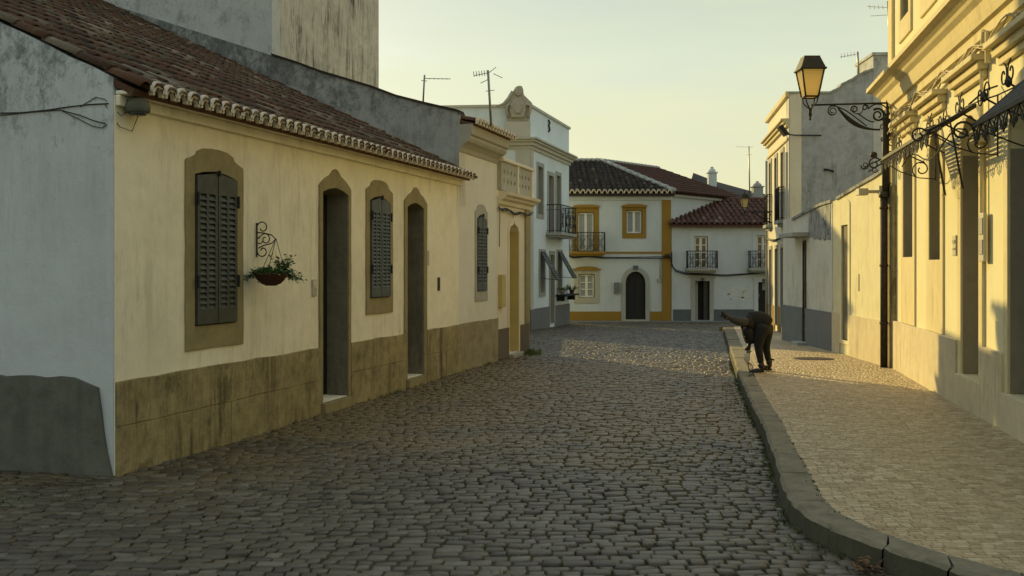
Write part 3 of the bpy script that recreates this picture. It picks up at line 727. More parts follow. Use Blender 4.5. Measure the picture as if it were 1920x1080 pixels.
# party wall (gable): plane square to the street line
PW = Fr(tuple(A.p(S1, 0, 0)[:2]), tuple(A.p(S1, 0, -6)[:2]), 1)
if PW.n.y > 0: PW.n = -PW.n
pz = [(0, 4.47), (.0, 4.60)]
def pwz(u, v): return PW.P(u, v)
prof = [PW.P(890, 214), PW.P(862, 210), PW.P(800, 196), PW.P(745, 182), PW.P(700, 165), PW.P(640, 147), PW.P(600, 135), PW.P(560, 120), PW.P(510, 104)]
prof = [(max(0, a), b) for a, b in prof]; last = prof[-1]
m = MB(); m.prism(PW, [(0.0, 3.0), (0.0, prof[0][1])] + prof[1:] + [(last[0] + 3.5, last[1] + 1.2), (last[0] + 3.5, 3.0)], -.34, .003); m.build('party_wall', 'party', h2)
m = MB()
for (a, b) in zip(prof, prof[1:]):
    m.prism(PW, [(a[0], a[1] + .002), (b[0], b[1] + .002), (b[0] + .02, b[1] + .045), (a[0] + .02, a[1] + .045)], -.3, .03)
m.build('verge', 'tile_dark', h2)
# corbelled cornice: swelling profile
m = MB(); cp = [(0, 3.98), (.02, 4.0), (.04, 4.07), (.10, 4.13), (.17, 4.17), (.20, 4.22), (.20, 4.27), (.24, 4.30), (.25, 4.48), (0, 4.48)]
vs = [A.p(S1 + .0, z, o) for o, z in cp] + [A.p(S2 + .02, z, o) for o, z in cp]; n = len(cp)
m.add(vs, [(i, i + 1, n + i + 1, n + i) for i in range(n - 1)] + [tuple(range(n)), tuple(range(2 * n - 1, n - 1, -1))]); m.build('cornice', 'stone_lt', h2)
EV2 = Vector(A.p(S1 - .02, 4.52, .30)); pt2 = math.atan(.25); sl = Vector((upv.x * math.cos(pt2), upv.y * math.cos(pt2), math.sin(pt2))); m = MB(); tiles(m, EV2 + axv * .06, axv, sl, 12, 7, .19, .385, seed=4); r2 = m.build('roof', 'tile', h2)
e0 = EV2 - nn_ * .03 + sl * .02 + axv * .06; pts = [e0, e0 + axv * (S2 - S1 + .04), e0 + axv * (S2 - S1 + .04) + sl * 2.9, e0 + sl * 2.9]; m = MB(); m.hexa([*[p - nn_ * .05 for p in pts], *pts]); m.build('roof_deck', 'tile', r2)
eave_mortar(A, S1 - .02, 13, .19, 4.50, .36, .066, r2)
m = MB(); m.box(A, S1 + .4, S2, 3.2, 4.4, -3.0, -2.7); m.box(A, S2 - .3, S2 - .003, 3.0, 4.45, -3.0, -.35); m.build('rear_walls', 'white2', h2)
m = MB(); a, b, z0, z1 = A.rect(934, 941, 576, 515); m.box(A, a, b, z0, z1, .001, .09); tag(m.build('wall_box', 'yellowdoor', bevel=.01), 'tall narrow ochre box fixed to the wall between the second and third houses', 'wall box')

# ================================================================ LEFT: LOW HOUSE WITH ROOF TERRACE
h3 = thing('terrace_house', 'low cream corner house with a pierced balustrade above its cornice', 'house', A.p(S2, 0))
Z3 = 3.20
a, b, z0, zs = A.rect(954, 972, 668, 435); zp = A.Z(963, 420); c = (a + b) / 2; z0 = .04
d3i = [(a, z0), (b, z0), (b, zs), (b - .08, zs + .10), (c + .03, zp), (c, zp + .12), (c - .03, zp), (a + .08, zs + .10), (a, zs)]
ga = .09; d3o = [(a - ga, z0), (b + ga, z0), (b + ga, zs + .05), (b - .02, zs + .20), (c + .07, zp + .10), (c, zp + .30), (c - .07, zp + .10), (a + .02, zs + .20), (a - ga, zs + .05)]
m = MB(); m.prism(A, [(S2 + .002, -.08), (S3, -.08), (S3, Z3 + .15), (S2 + .002, Z3 + .15)], -.3, 0, [shrink(d3o)])
B3 = Fr(tuple(A.p(S3, 0, 0)[:2]), tuple(A.p(S3, 0, -6)[:2]), -1)
m.box(B3, .31, 1.6, -.1, Z3 + .1, -.3, -.002); m.box(A, S2 + .01, S3 - .01, 0, Z3, -1.6, -1.3); m.build('wall', 'white3', h3)
m = MB(); m.box(A, S2, S3, Z3 - .05, Z3 + .1, -1.6, -.302); m.build('terrace_slab', 'stone_gr', h3)
dr = surround(h3, A, d3o, d3i, -.28, .02, 'white3', 'doorway', 15)
m = MB(); m.box(A, a + .01, b - .01, .1, zs + .1, -.27, -.24); m.build('door', 'yellowdoor', dr)
m = MB(); m.box(A, b - .014, b - .001, .07, zs, -.24, .01); m.build('door_jamb', 'yellowdoor', dr)
m = MB(); m.box(A, a - .05, b + .05, -.06, .05, -.28, .12); m.build('doorstep', 'stone_lt', dr, bevel=.01)
m = MB(); m.box(A, S2, a - ga + .01, -.1, .62, .001, .035); m.box(A, b + ga - .01, S3 + .02, -.1, .62, .001, .035); m.split('plinth', 'brownplinth', h3, bevel=.006)
m = MB(); m.box(A, S3 - .30, S3 + .015, .62, Z3 - .02, .001, .045); m.box(B3, -.04, .25, .0, Z3 - .02, .0, .03); m.build('corner_pilaster', 'stone', h3, bevel=.01)
m = MB(); cp = [(0, 3.16), (.05, 3.18), (.07, 3.25), (.14, 3.29), (.16, 3.33), (.24, 3.36), (.26, 3.42), (0, 3.46)]
n = len(cp); vs = [A.p(S2 + .02, z, o) for o, z in cp] + [A.p(S3 + .18, z, o) for o, z in cp]
m.add(vs, [(i, i + 1, n + i + 1, n + i) for i in range(n - 1)] + [tuple(range(n)), tuple(range(2 * n - 1, n - 1, -1))]); m.build('cornice', 'white3', h3)
# pierced parapet
bal = MB(); hs = []; s = S2 + .12
zb0, zb1 = 3.46, 4.05
for pnl in range(2):
    sa = S2 + .08 + pnl * (S3 - S2 - .1) / 2; sb = sa + (S3 - S2 - .1) / 2 - .1
    n = 4; dw = (sb - sa) / n
    for i in range(n):
        for k in range(2):
            cx = sa + dw * (i + .5); cz = zb0 + .14 + .2 * k + .05
            hs.append([(cx - dw * .3, cz), (cx, cz - .075), (cx + dw * .3, cz), (cx, cz + .075)])
bal.prism(A, [(S2 + .01, zb0), (S3 + .05, zb0), (S3 + .05, zb1), (S2 + .01, zb1)], -.02, .09, hs)
bp = bal.build('balustrade', 'stone_lt', h3)
m = MB(); m.box(A, S2 + .0, S3 + .1, zb1 + .002, zb1 + .07, -.07, .14); m.box(A, (S2 + S3) / 2 - .05, (S2 + S3) / 2 + .05, zb0, zb1, .0902, .12); m.box(A, S3 - .08, S3 + .08, zb0, zb1, .0902, .12); m.build('coping', 'white3', bp, bevel=.01)
m = MB(); r = random.Random(2)
for k in range(3): m.tube([A.p(S2 - .02 + (S3 - S2 + .2) * t / 14, 3.10 - .03 * math.sin(t * 1.1 + k) - .05 * math.sin(t / 14 * 3.14) + r.uniform(-.01, .01), .04 + .015 * k) for t in range(15)], .012, 5)
m.tube([A.p(S2 + .05, 3.15, .03), A.p(S2 + .1, 3.0, .03), A.p(S2 + .06, 2.3, .03)], .008, 5)
tag(m.build('cable_bundle', 'cable'), 'dark sagging cable bundle under the cornice of the terrace house', 'cables')

# ================================================================ LEFT: TALL BLOCK BEHIND
tw = thing('tall_block', 'tall windowless block with rain-streaked beige side rising behind the tiled roofs', 'building', (-4.43, 18.3, 0))
TB = Fr((-4.67, 19.32), (-3.24, 24.2), 1); TF = Fr((-14.5, 22.2), (-4.65, 19.30), 1)
if TF.n.y > 0: TF.n = -TF.n
m = MB(); m.box(TB, .0, TB.L, 2.5, 11.5, -.3, 0); m.box(TF, 0, TF.L - .31, 2.5, 11.46, -4.8, -4.5); m.build('streaked_side_wall', 'tower_beige', tw)
m = MB(); m.box(TF, 0, TF.L - .001, 2.5, 11.5, -.3, .0); m.build('front_wall', 'tower_gray', tw)
m = MB(); m.hexa([(-14.5, 22.3, 11.5), (-4.6, 19.3, 11.5), (-3.1, 24.3, 11.5), (-14, 26, 11.5), (-14.5, 22.3, 11.6), (-4.6, 19.2, 11.6), (-3.0, 24.4, 11.6), (-14, 26, 11.6)]); m.build('roof', 'tile_brown', tw)
# aerials
def antenna(name, label, base, top, arms, mat='alum', rad=.016):
    t = thing(name, label, 'aerial', base, 'television aerials on the roofs')
    m = MB(); m.tube([base, top], rad, 6); m.build('mast', mat, t)
    m = MB()
    for a, b in arms: m.tube([a, b], .007, 5)
    m.build('elements', mat, t); return t
def ray(u, v, y): return Vector(((u - 960) / F * y, y, CAMZ - (v - HZ) / F * y))
D = 18.6
X = lambda u, v, y=D: ray(u, v, y)
arms = [(X(795, 147), X(845, 148)), (X(790, 151), X(801, 152)), (X(797, 140), X(795, 150))] + [(X(u, 147, D - .12), X(u, 148.5, D + .14)) for u in (806, 814, 822, 830, 838)]
antenna('television_aerial', 'thin aerial with one long horizontal boom on the grey party wall', X(793, 198), X(796, 141), arms)
D = 20.3
arms = [(X(888, 142), X(918, 136)), (X(916, 137), X(930, 126)), (X(901, 156), X(917, 148)), (X(925, 138), X(942, 146)), (X(911, 171), X(927, 169))] + [(X(u, 139 - .1 * (u - 888) - 5), X(u + 1, 139 - .1 * (u - 888) + 5)) for u in range(888, 915, 5)]
antenna('television_aerial', 'tall aerial with zigzag comb elements above the scalloped cornice', X(921, 236), X(915, 132), arms, rad=.022)

# ================================================================ LEFT FAR: TALL WHITE HOUSE
wh = thing('tall_white_house', 'tall white house with carved urn on its parapet and an iron balcony', 'house', (.63, 34.5, gz(34.5)))
Wd = Fr((.63, 34.5), (2.3, 40.2), 1); Wf = Fr((-2.28, 34.80), (.63, 34.5), 1)
if Wf.n.y > 0: Wf.n = -Wf.n
L = Wd.L; zg = -.5
def rc(fr, u0, u1, v0, v1): a, b, z0, z1 = fr.rect(u0, u1, v0, v1); return [(a, z0), (b, z0), (b, z1), (a, z1)]
ups = [(1008, 1017, 402, 313), (1028, 1037, 437, 330), (1043, 1050, 437, 330)]
lows = [(1012, 1020, 548, 475), (1031, 1038, 606, 478), (1045, 1052, 550, 475)]
hol = [rc(Wd, a, b, c, d) for a, b, c, d in ups + lows]
def grow(q, k, kb=None): (a, z0), (b, _), (_, z1), _ = q; kb = k if kb is None else kb; return [(a - k, z0 - kb), (b + k, z0 - kb), (b + k, z1 + k), (a - k, z1 + k)]
m = MB(); m.prism(Wd, [(0, zg), (L, zg), (L, 7.5), (0, 7.5)], -.35, 0, [grow(h, .13, .0 if i == 4 else .13) for i, h in enumerate(hol)])
m.box(Wf, 0, Wf.L - .36, zg, 7.5, -.35, 0); m.box(Wd, L - .3, L, zg, 7.5, -3.0, -.351)
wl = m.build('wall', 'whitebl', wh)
m = MB(); m.hexa([(-2.2, 35.0, 7.2), (.5, 34.9, 7.2), (2.1, 40.1, 7.2), (-.9, 40.1, 7.2), (-2.2, 35.0, 7.3), (.5, 34.9, 7.3), (2.1, 40.1, 7.3), (-.9, 40.1, 7.3)]); m.build('roof', 'grayplinth', wh)
for i, h in enumerate(hol):
    o_ = grow(h, .15, .0 if i == 4 else .15); m = MB(); m.prism(Wd, o_, -.2, .03, [[(a + .0, z) for a, z in h] if i != 4 else [(a, z + .02) if k < 2 else (a, z) for k, (a, z) in enumerate(h)]])
    wn = m.build('doorway' if i == 4 else 'window', 'stone_gr', wh)
    (a, z0), (b, _), (_, z1), _ = h; m = MB(); m.box(Wd, a, b, z0 + .02, z1, -.19, -.15); m.build('door' if i == 4 else 'pane', 'shutter' if i == 4 else 'glass', wn)
m = MB(); m.box(Wd, 0, .32, zg + .9, 6.0, .001, .04); m.box(Wf, Wf.L - .5, Wf.L + .0, zg + .9, 6.0, .001, .04); m.build('corner_pilaster', 'beigepil', wh)
m = MB()
for z0, z1, o in ((5.98, 6.10, .06), (6.10, 6.22, .14), (6.22, 6.30, .22), (6.30, 6.36, .30), (7.44, 7.53, .06)):
    m.box(Wd, -o, L + o, z0, z1, .001, o); m.box(Wf, -.2, Wf.L + .0 - .002, z0, z1, .001, o)
m.build('cornice', 'beigepil', wh)
hd = lows[1]
a5, b5 = hol[4][0][0], hol[4][1][0]
m = MB(); m.box(Wd, 0, a5 - .15, zg, .42, .001, .035); m.box(Wd, b5 + .15, L, zg, .42, .001, .035); m.box(Wf, 0, Wf.L, zg, .42, .001, .035); m.split('plinth', 'grayplinth', wh)
# iron wall tie
m = MB(); s_, z_ = Wd.P(1028, 236); m.tube([Wd.p(s_ - .07, z_ - .22, .04), Wd.p(s_ + .1, z_ - .14, .04), Wd.p(s_ - .08, z_ + .02, .04), Wd.p(s_ + .08, z_ + .1, .04), Wd.p(s_ - .08, z_ + .2, .04)], .035, 6); m.build('wall_tie', 'iron', wh)
# carved crest on the corner: scrolled shield with a shell
un = thing('carved_urn', 'carved stone scroll ornament on the parapet corner of the white house', 'ornament', (.3, 34.5, 6.4))
cx, cy = (972 - 960) / F * 34.45, 34.40; m = MB()
fr_ = Fr((cx - 1, cy), (cx + 1, cy), 1); 
if fr_.n.y > 0: fr_.n = -fr_.n
def Q(u, v): y = cy; return ((u - 960) / F * y - cx + 1, CAMZ - (v - HZ) / F * y)
out = [Q(*p) for p in ((950, 228), (950, 212), (946, 202), (950, 192), (957, 184), (962, 172), (966, 164), (972, 161), (979, 162), (981, 168), (982, 178), (990, 186), (998, 194), (998, 204), (992, 214), (991, 228))]
m.prism(fr_, out, -.22, .10); m.prism(fr_, [Q(*p) for p in ((958, 222), (955, 205), (960, 192), (968, 184), (976, 186), (984, 196), (987, 206), (982, 222))], .10, .19)
m.prism(fr_, [Q(*p) for p in ((966, 214), (963, 204), (968, 194), (974, 195), (979, 204), (975, 215))], .19, .26)
m.prism(fr_, [Q(*p) for p in ((965, 178), (965, 168), (972, 162), (979, 167), (979, 178), (972, 182))], -.25, .18)
m.build('crest', 'stone_lt', un, bevel=.045)
m = MB(); m.tube([fr_.p(*q, .16) for q in [Q(953, 222), Q(949, 208), Q(953, 198), Q(960, 196), Q(958, 204)]], .05, 7); m.tube([fr_.p(*q, .16) for q in [Q(990, 222), Q(994, 210), Q(994, 199), Q(986, 196), Q(986, 203)]], .05, 7)
m.tube([fr_.p(*q, .08) for q in [Q(930, 200), Q(944, 196), Q(954, 186), Q(961, 172)]], [.02, .06, .08, .06], 7)
m.split('scroll', 'stone_lt', un)
m = MB(); m.box(fr_, 1 - .5, 1 + .42, 6.36, 6.92 - .02, -.3, .16); m.build('pedestal', 'beigepil', un, bevel=.02)

def balcony(fr, s0, s1, z, out, h, parent, nb=12, scroll=True, slab='stone_gr', mat='iron', rad=.011, thick=.1):
    m = MB(); m.box(fr, s0 - .04, s1 + .04, z - thick, z, .001, out + .04); m.box(fr, s0 + .05, s1 - .05, z - thick * 1.8, z - thick - .001, .001, out - .06)
    sb = m.build('balcony', slab, parent, bevel=.008)
    m = MB()
    for zz, rr_ in ((z + .06, rad), (z + h * .82, rad * .8), (z + h, rad * 1.6)):
        m.tube([fr.p(s0, zz, .02), fr.p(s0, zz, out), fr.p(s1, zz, out), fr.p(s1, zz, .02)], rr_, 5)
    for i in range(nb + 1): s = s0 + (s1 - s0) * i / nb; m.tube([fr.p(s, z, out), fr.p(s, z + h, out)], rad if 0 < i < nb else rad * 1.5, 5)
    ne = max(2, int(out / .12))
    for i in range(1, ne):
        for s in (s0, s1): m.tube([fr.p(s, z, out * i / ne), fr.p(s, z + h, out * i / ne)], rad, 5)
    if scroll:
        np_ = max(2, nb // 3); W = (s1 - s0) / np_
        for i in range(np_):
            c = s0 + W * (i + .5)
            for sg in (-1, 1):
                for zc, t in ((z + h * .3, 1), (z + h * .6, -1)): m.tube([fr.p(a, b, out + .004) for a, b in spiral((c + sg * W * .22, zc), W * .22, W * .06, 90 * t, sg * 1.2 * t, 14)], rad * .7, 4)
            m.tube([fr.p(c - W * .45, z + .06, out), fr.p(c + W * .45, z + h * .82, out)], rad * .7, 4); m.tube([fr.p(c + W * .45, z + .06, out), fr.p(c - W * .45, z + h * .82, out)], rad * .7, 4)
    m.build('railing', mat, sb); return sb
a = hol[1][0][0] - .35; b = hol[2][1][0] + .35; zb = hol[1][0][1]
balcony(Wd, a, b, zb, .55, 1.02, wh, 14)
# top-hung shutters propped open
for i in (3, 5):
    (a, z0), (b, _), (_, z1), _ = hol[i]; m = MB(); T = Vector(Wd.p(a, z1 + .05, .04)); oo = .62; dz = 1.0
    ln = Vector((Wd.d.x, Wd.d.y, 0)) * (b - a); e = Vector(Wd.p(a, z1 + .05 - dz, oo)) - T; q = e.normalized() * .06
    for k in range(4): p0 = T + ln * (k / 3); m.tube([p0, p0 + e], .022, 4)
    for k in range(5): p0 = T + e * (k / 4); m.tube([p0, p0 + ln], .02, 4)
    for k in range(14): p0 = T + e * (.04 + k / 14.5); m.hexa([p0, p0 + ln, p0 + ln + e * .04, p0 + e * .04, p0 + Vector((.01, 0, .012)), p0 + ln + Vector((.01, 0, .012)), p0 + ln + e * .04 + Vector((.01, 0, .012)), p0 + e * .04 + Vector((.01, 0, .012))])
    m.tube([T + e + ln * .1, Wd.p(a, z1 - dz + .1, .02)], .012, 4)
    m.build('propped_shutter', 'shutter_bl', wh)
a, b = Wd.S(1033), Wd.S(1058); zsh = Wd.Z(1048, 552)
m = MB(); m.box(Wd, hol[5][0][0] - .3, L - .02, zsh - .06, zsh, .001, .42); m.box(Wd, hol[5][0][0] - .1, hol[5][0][0], zsh - .25, zsh - .06, .001, .3); m.box(Wd, L - .3, L - .2, zsh - .25, zsh - .06, .001, .3); m.build('window_shelf', 'iron', wh)
for k, (s, lab, n_, h_) in enumerate(((hol[5][0][0] - .05, 'smaller potted plant, left one on the shelf of the white house', 26, .22), (L - .45, 'bushier potted plant, right one on the shelf of the white house', 40, .34))):
    b0 = Wd.p(s, zsh, .22); t = thing('potted_plant', lab, 'potted plant', b0, 'potted plants on the white house shelf')
    m = MB(); m.lathe(b0, [(.07, 0), (.10, .13), (.115, .14), (.115, .17), (.09, .17)], 12); m.build('flower_pot', 'tile_red' if k else 'stone_gr', t)
    m = MB(); leafy(m, random.Random(30 + k), (b0[0], b0[1], b0[2] + .16), n_, .14, h_, .035); m.build('foliage', 'leaf', t)
# unseen low wall added in the gap to shade the road
m = MB(); m.hexa([(-.1, 22.9, -.3), (.2, 22.9, -.3), (.45, 34.3, -.5), (.1, 34.3, -.5), (-.1, 22.9, .45), (.2, 22.9, .45), (.45, 34.3, .45), (.1, 34.3, .45)])
tag(m.build('shade_wall', 'whitebl'), 'unseen low white wall added before the tall white house to shade the road', 'wall')
# ================================================================ FAR END: TWO HOUSES ACROSS THE STREET
FF = Fr((1.9, 43.3), (12, 43.3), 1)
if FF.n.y > 0: FF.n = -FF.n
f1 = thing('ochre_trimmed_house', 'white house with ochre trim and arched black door closing the street', 'house', (4.5, 43.3, -.49))
sa, sp0, sp1 = -.6, FF.S(1241), FF.S(1258)
zt = FF.Z(1150, 363); zg = -.6
def R4_(fr, u0, u1, v0, v1, o=0.): a, b, z0, z1 = fr.rect(u0, u1, v0, v1, o); return [(a, z0), (b, z0), (b, z1), (a, z1)]
wA = R4_(FF, 1083, 1114, 471, 398); wB = R4_(FF, 1174, 1204, 438, 394); wC = R4_(FF, 1085, 1115, 558, 514)
ad = archtop(*[FF.rect(1173, 1210, 596, 530)[k] for k in (0, 1, 2, 3)], FF.Z(1190, 509)); ad[0] = (ad[0][0], -.42); ad[1] = (ad[1][0], -.42)
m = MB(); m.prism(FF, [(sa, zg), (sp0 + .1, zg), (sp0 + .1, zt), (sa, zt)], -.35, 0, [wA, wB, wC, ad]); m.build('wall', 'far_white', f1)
def casement(fr, q, parent, o=-.10, rows=3, mat='whitewood', curtain=True, name='window', frame=None, pw=.10):
    (a, z0), (b, _), (_, z1), _ = q
    m = MB()
    if frame: gx, gb, gt = frame[1:]; m.prism(fr, [(a - gx, z0 - gb), (b + gx, z0 - gb), (b + gx, z1 + gt), (a - gx, z1 + gt)], .001, .035, [q]); w_ = m.build(name, frame[0], parent, bevel=.006)
    else: m.prism(fr, [(a + .002, z0 + .002), (b - .002, z0 + .002), (b - .002, z1 - .002), (a + .002, z1 - .002)], o - .05, o + .02, [[(a + .03, z0 + .03), (b - .03, z0 + .03), (b - .03, z1 - .03), (a + .03, z1 - .03)]]); w_ = m.build(name, mat, parent)
    c = (a + b) / 2; m = MB(); h0 = []
    for s0, s1 in ((a + .05, c - .02), (c + .02, b - .05)):
        zz = [z0 + .06 + (z1 - z0 - .12) * i / rows for i in range(rows + 1)]
        for p, q_ in zip(zz, zz[1:]): h0.append([(s0 + pw * .35, p + .02), (s1 - pw * .35, p + .02), (s1 - pw * .35, q_ - .02), (s0 + pw * .35, q_ - .02)])
    m.prism(fr, [(a + .003, z0 + .003), (b - .003, z0 + .003), (b - .003, z1 - .003), (a + .003, z1 - .003)], o - .04, o, h0); m.build('sash', mat, w_)
    m = MB(); m.box(fr, a, b, z0, z1, o - .06, o - .05); m.build('pane', 'curtain' if curtain else 'glass', w_)
    m = MB(); m.prism(fr, grow([(a, z0), (b, z0), (b, z1), (a, z1)], .012), o - .09, .004, [[(a + .016, z0 + .016), (b - .016, z0 + .016), (b - .016, z1 - .016), (a + .016, z1 - .016)]]); m.build('frame', 'iron', w_)
    return w_
casement(FF, wA, f1, frame=('ochre', .20, .0, .22), rows=1, name='balcony_door')
casement(FF, wB, f1, frame=('ochre', .17, .20, .22), rows=1); casement(FF, wC, f1, frame=('stone_lt', .20, .24, .22), rows=3)
m = MB()
for q, u0, u1, v in ((wA, 1074, 1124, 387), (wB, 1165, 1213, 386)):
    a, b = FF.S(u0), FF.S(u1); z = FF.Z((u0 + u1) / 2, v); m.prism(FF, [(a, z - .05), (b, z - .05), (b, z + .02), ((a + b) / 2 + .3, z + .07), ((a + b) / 2 - .3, z + .07), (a, z + .02)], .036, .14)
m.split('window_hood', 'ochre', f1)
m = MB(); a, b = FF.S(1074), FF.S(1126); z = FF.Z(1100, 505); cc = (a + b) / 2
m.prism(FF, [(a, z - .04), (b, z - .04), (b, z + .03)] + [(cc + .5 * math.cos(R(t)) * 1.0, z + .03 + .10 * math.sin(R(t))) for t in range(0, 181, 20)] + [(a, z + .03)], .036, .12); m.build('arched_hood', 'ochre', f1)
m = MB(); m.box(FF, sp0, sp1, zg, zt - .02, .001, .06); m.build('ochre_pilaster', 'ochre', f1, bevel=.008)
m = MB(); zz = FF.Z(1180, 474); m.box(FF, wA[1][0] + .5, sp0, zz - .03, zz + .05, .001, .04); m.build('string_course', 'ochre', f1)
m = MB(); zz = FF.Z(1180, 584); m.box(FF, sa, ad[0][0] - .20, zg, zz, .001, .04); m.box(FF, ad[1][0] + .20, sp0, zg, zz, .001, .04); m.split('plinth', 'ochre', f1)
ado = archtop(ad[0][0] - .19, ad[1][0] + .19, zg, ad[2][1], max(q[1] for q in ad) + .20, 10)
m = MB(); m.prism(FF, ado, -.2, .05, [ad]); adr = m.build('arched_doorway', 'stone_gr', f1, bevel=.01)
m = MB(); m.prism(FF, shrink(ad, .004), -.18, -.12); m.box(FF, (ad[0][0] + ad[1][0]) / 2 - .01, (ad[0][0] + ad[1][0]) / 2 + .01, -.3, 1.4, -.12, -.105); m.build('door', 'doordark', adr)
m = MB(); cz = max(q[1] for q in ad) + .12; cs = (ad[0][0] + ad[1][0]) / 2; m.box(FF, cs - .11, cs + .11, cz - .05, cz + .14, .051, .075); m.build('number_tile', 'bluegray', adr)
m = MB(); m.box(FF, ad[0][0] - .1, ad[1][0] + .1, -.56, -.40, -.2, .22); m.build('doorstep', 'stone_lt', adr, bevel=.01)
m = MB(); m.box(FF, sa, sp1 + .05, zt - .28, zt - .12, .001, .07); m.box(FF, sa, sp1 + .05, zt - .12, zt, .001, .16); m.build('cornice', 'far_white', f1, bevel=.01)
a, b = FF.S(1066), FF.S(1132)
balcony(FF, a, b, FF.Z(1100, 472), .55, .82, f1, 12, slab='ochre')
# hipped roof; the right-hand slope turns with the side wall
EVF = Vector((sa + 1.9, 43.05, zt + .04)); apex = Vector((4.25, 47.6, FF.Z(1150, 363) + 1.86)); corner = Vector((FF.p(sp1, 0)[0] + .12, 43.05, zt + .04))
sl1 = Vector((0, 4.55, 1.82)).normalized(); pitch = .235; rowl = .45; nc = int((corner.x - EVF.x) / pitch)
def clipF(ox, t):
    x = EVF.x + ox; y = 43.05 + t * sl1.y; lim = corner.x + (apex.x - corner.x) * (y - 43.05) / (apex.y - 43.05); return x < lim and y < apex.y
m = MB(); tiles(m, EVF, (1, 0, 0), sl1, nc, 12, pitch, rowl, clip=clipF, seed=6, seg=5, jit=.02); rf1 = m.build('roof', 'tile_dark', f1)
m = MB(); k = Vector((0, 0, -.06)); A0 = EVF; B0 = corner; C0 = apex; D0 = Vector((EVF.x, 47.6, apex.z)); m.add([A0 + k, B0 + k, C0 + k, D0 + k], [(0, 1, 2, 3)]); m.add([A0 + k * 3, B0 + k * 3, B0 + k, A0 + k], [(0, 1, 2, 3)]); m.build('roof_deck', 'tile_dark', rf1)
S_end = Vector((11.4, 48.0, zt + .04)); R_end = Vector((11.2, 53, apex.z - .35))
ax2 = (S_end - corner); ax2.z = 0; L2 = ax2.length; ax2.normalize(); sl2 = Vector((-ax2.y, ax2.x, 0)); 
hgt = apex.z - corner.z; dist = (apex - corner).dot(sl2); slv = (sl2 * dist + Vector((0, 0, hgt))).normalized(); LL = math.hypot(dist, hgt); ua = (apex - corner).dot(ax2)
def clip2(ox, t): return ox > ua * t / LL
m = MB(); tiles(m, corner, ax2, slv, int(L2 / .235), int(LL / .45) + 1, .235, .45, clip=clip2, seed=7, seg=5, jit=.02); 
m.add([corner + k, S_end + k, S_end + slv * LL + k, apex + k], [(0, 1, 2, 3)]); m.build('side_roof', 'tile_brown', rf1)
m = MB(); 
for i in range(11): a = corner.lerp(apex, i / 11); b = corner.lerp(apex, (i + 1) / 11) ; m.tube([a + Vector((0, 0, .07)), b + Vector((0, 0, .05))], [.12, .10], 7)
for i in range(12): m.tube([D0.lerp(apex, i / 12) + Vector((0, 0, .05)), D0.lerp(apex, (i + 1) / 12) + Vector((0, 0, .04))], [.12, .10], 7)
for i in range(16): a = apex.lerp(S_end + slv * LL, i / 16); b = apex.lerp(S_end + slv * LL, (i + 1) / 16); m.tube([a + Vector((0, 0, .05)), b + Vector((0, 0, .04))], [.11, .10], 6)
m.build('ridge_tiles', 'stone_gr', rf1)
eave_mortar(Fr((EVF.x, 43.02), (12, 43.02), 1) if False else FF, EVF.x - 1.9, nc, pitch, zt + .02, .30, .085, rf1, depth=.05)
SW = Fr((corner.x - .12, 43.35), (S_end.x - .1, S_end.y + .2), 1)
if SW.n.x < 0 and SW.n.y > 0: SW.n = -SW.n
m = MB(); m.box(SW, 0, SW.L, zg, zt - .12, -.3, 0); m.box(SW, 0, SW.L, zt - .12, zt, -.3, .14); m.build('side_wall', 'far_white', f1)
m = MB(); a, b, z0, z1 = FF.rect(1153, 1160, 545, 533); m.box(FF, a - .04, b + .04, z0 - .1, z1 + .08, .001, .14); m.box(FF, a + .02, b - .02, z0 + .05, z1, .14, .15); tag(m.build('mailbox', 'mailbox', bevel=.01), 'small grey box on the white wall left of the arched black door', 'mailbox')
m = MB(); a, b, z0, z1 = FF.rect(1232, 1239, 528, 523); m.box(FF, a, b, z0, z1, .001, .1); m.tube([FF.p(b - .03, z1, .05), FF.p(b - .02, z1 + .9, .05)], .02); tag(m.build('bracket_pipe', 'stone_gr'), 'thin grey pipe with a small box just left of the ochre pilaster', 'pipe')
p = FF.p(FF.S(1251), FF.Z(1251, 480), .14); m = MB(); m.lathe(p, [(.05, -.1), (.11, -.05), (.12, .05), (.06, .1)], 10); m.box(FF, FF.S(1251) - .05, FF.S(1251) + .05, p[2] - .06, p[2] + .06, .06, .14); tag(m.build('wall_siren', 'rust'), 'small round reddish fixture on the ochre pilaster', 'fixture')
# ---- second far house
f2 = thing('red_roofed_house', 'low white house with red tiled roof and two small balconies', 'house', (8.8, 43.25, -.49))
a2 = FF.S(1259); b2 = FF.S(1475); z2 = FF.Z(1350, 421)
w1 = R4_(FF, 1301, 1327, 503, 443); w2 = R4_(FF, 1418, 1444, 503, 441); dA = R4_(FF, 1303, 1330, 598, 527); dB = R4_(FF, 1421, 1442, 598, 529)
for q in (dA, dB): q[0] = (q[0][0], -.44); q[1] = (q[1][0], -.44)
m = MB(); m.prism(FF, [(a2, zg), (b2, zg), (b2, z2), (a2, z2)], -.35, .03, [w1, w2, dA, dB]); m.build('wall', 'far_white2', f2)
for q in (w1, w2): casement(FF, q, f2, o=-.06, frame=None, rows=4, curtain=False, name='balcony_door'); 
m = MB()
for q in (w1, w2): m.prism(FF, grow(q, .17, 0), .031, .05, [[(a, z + (.001 if k < 2 else 0)) for k, (a, z) in enumerate(q)]])
m.split('window_surround', 'far_white', f2)
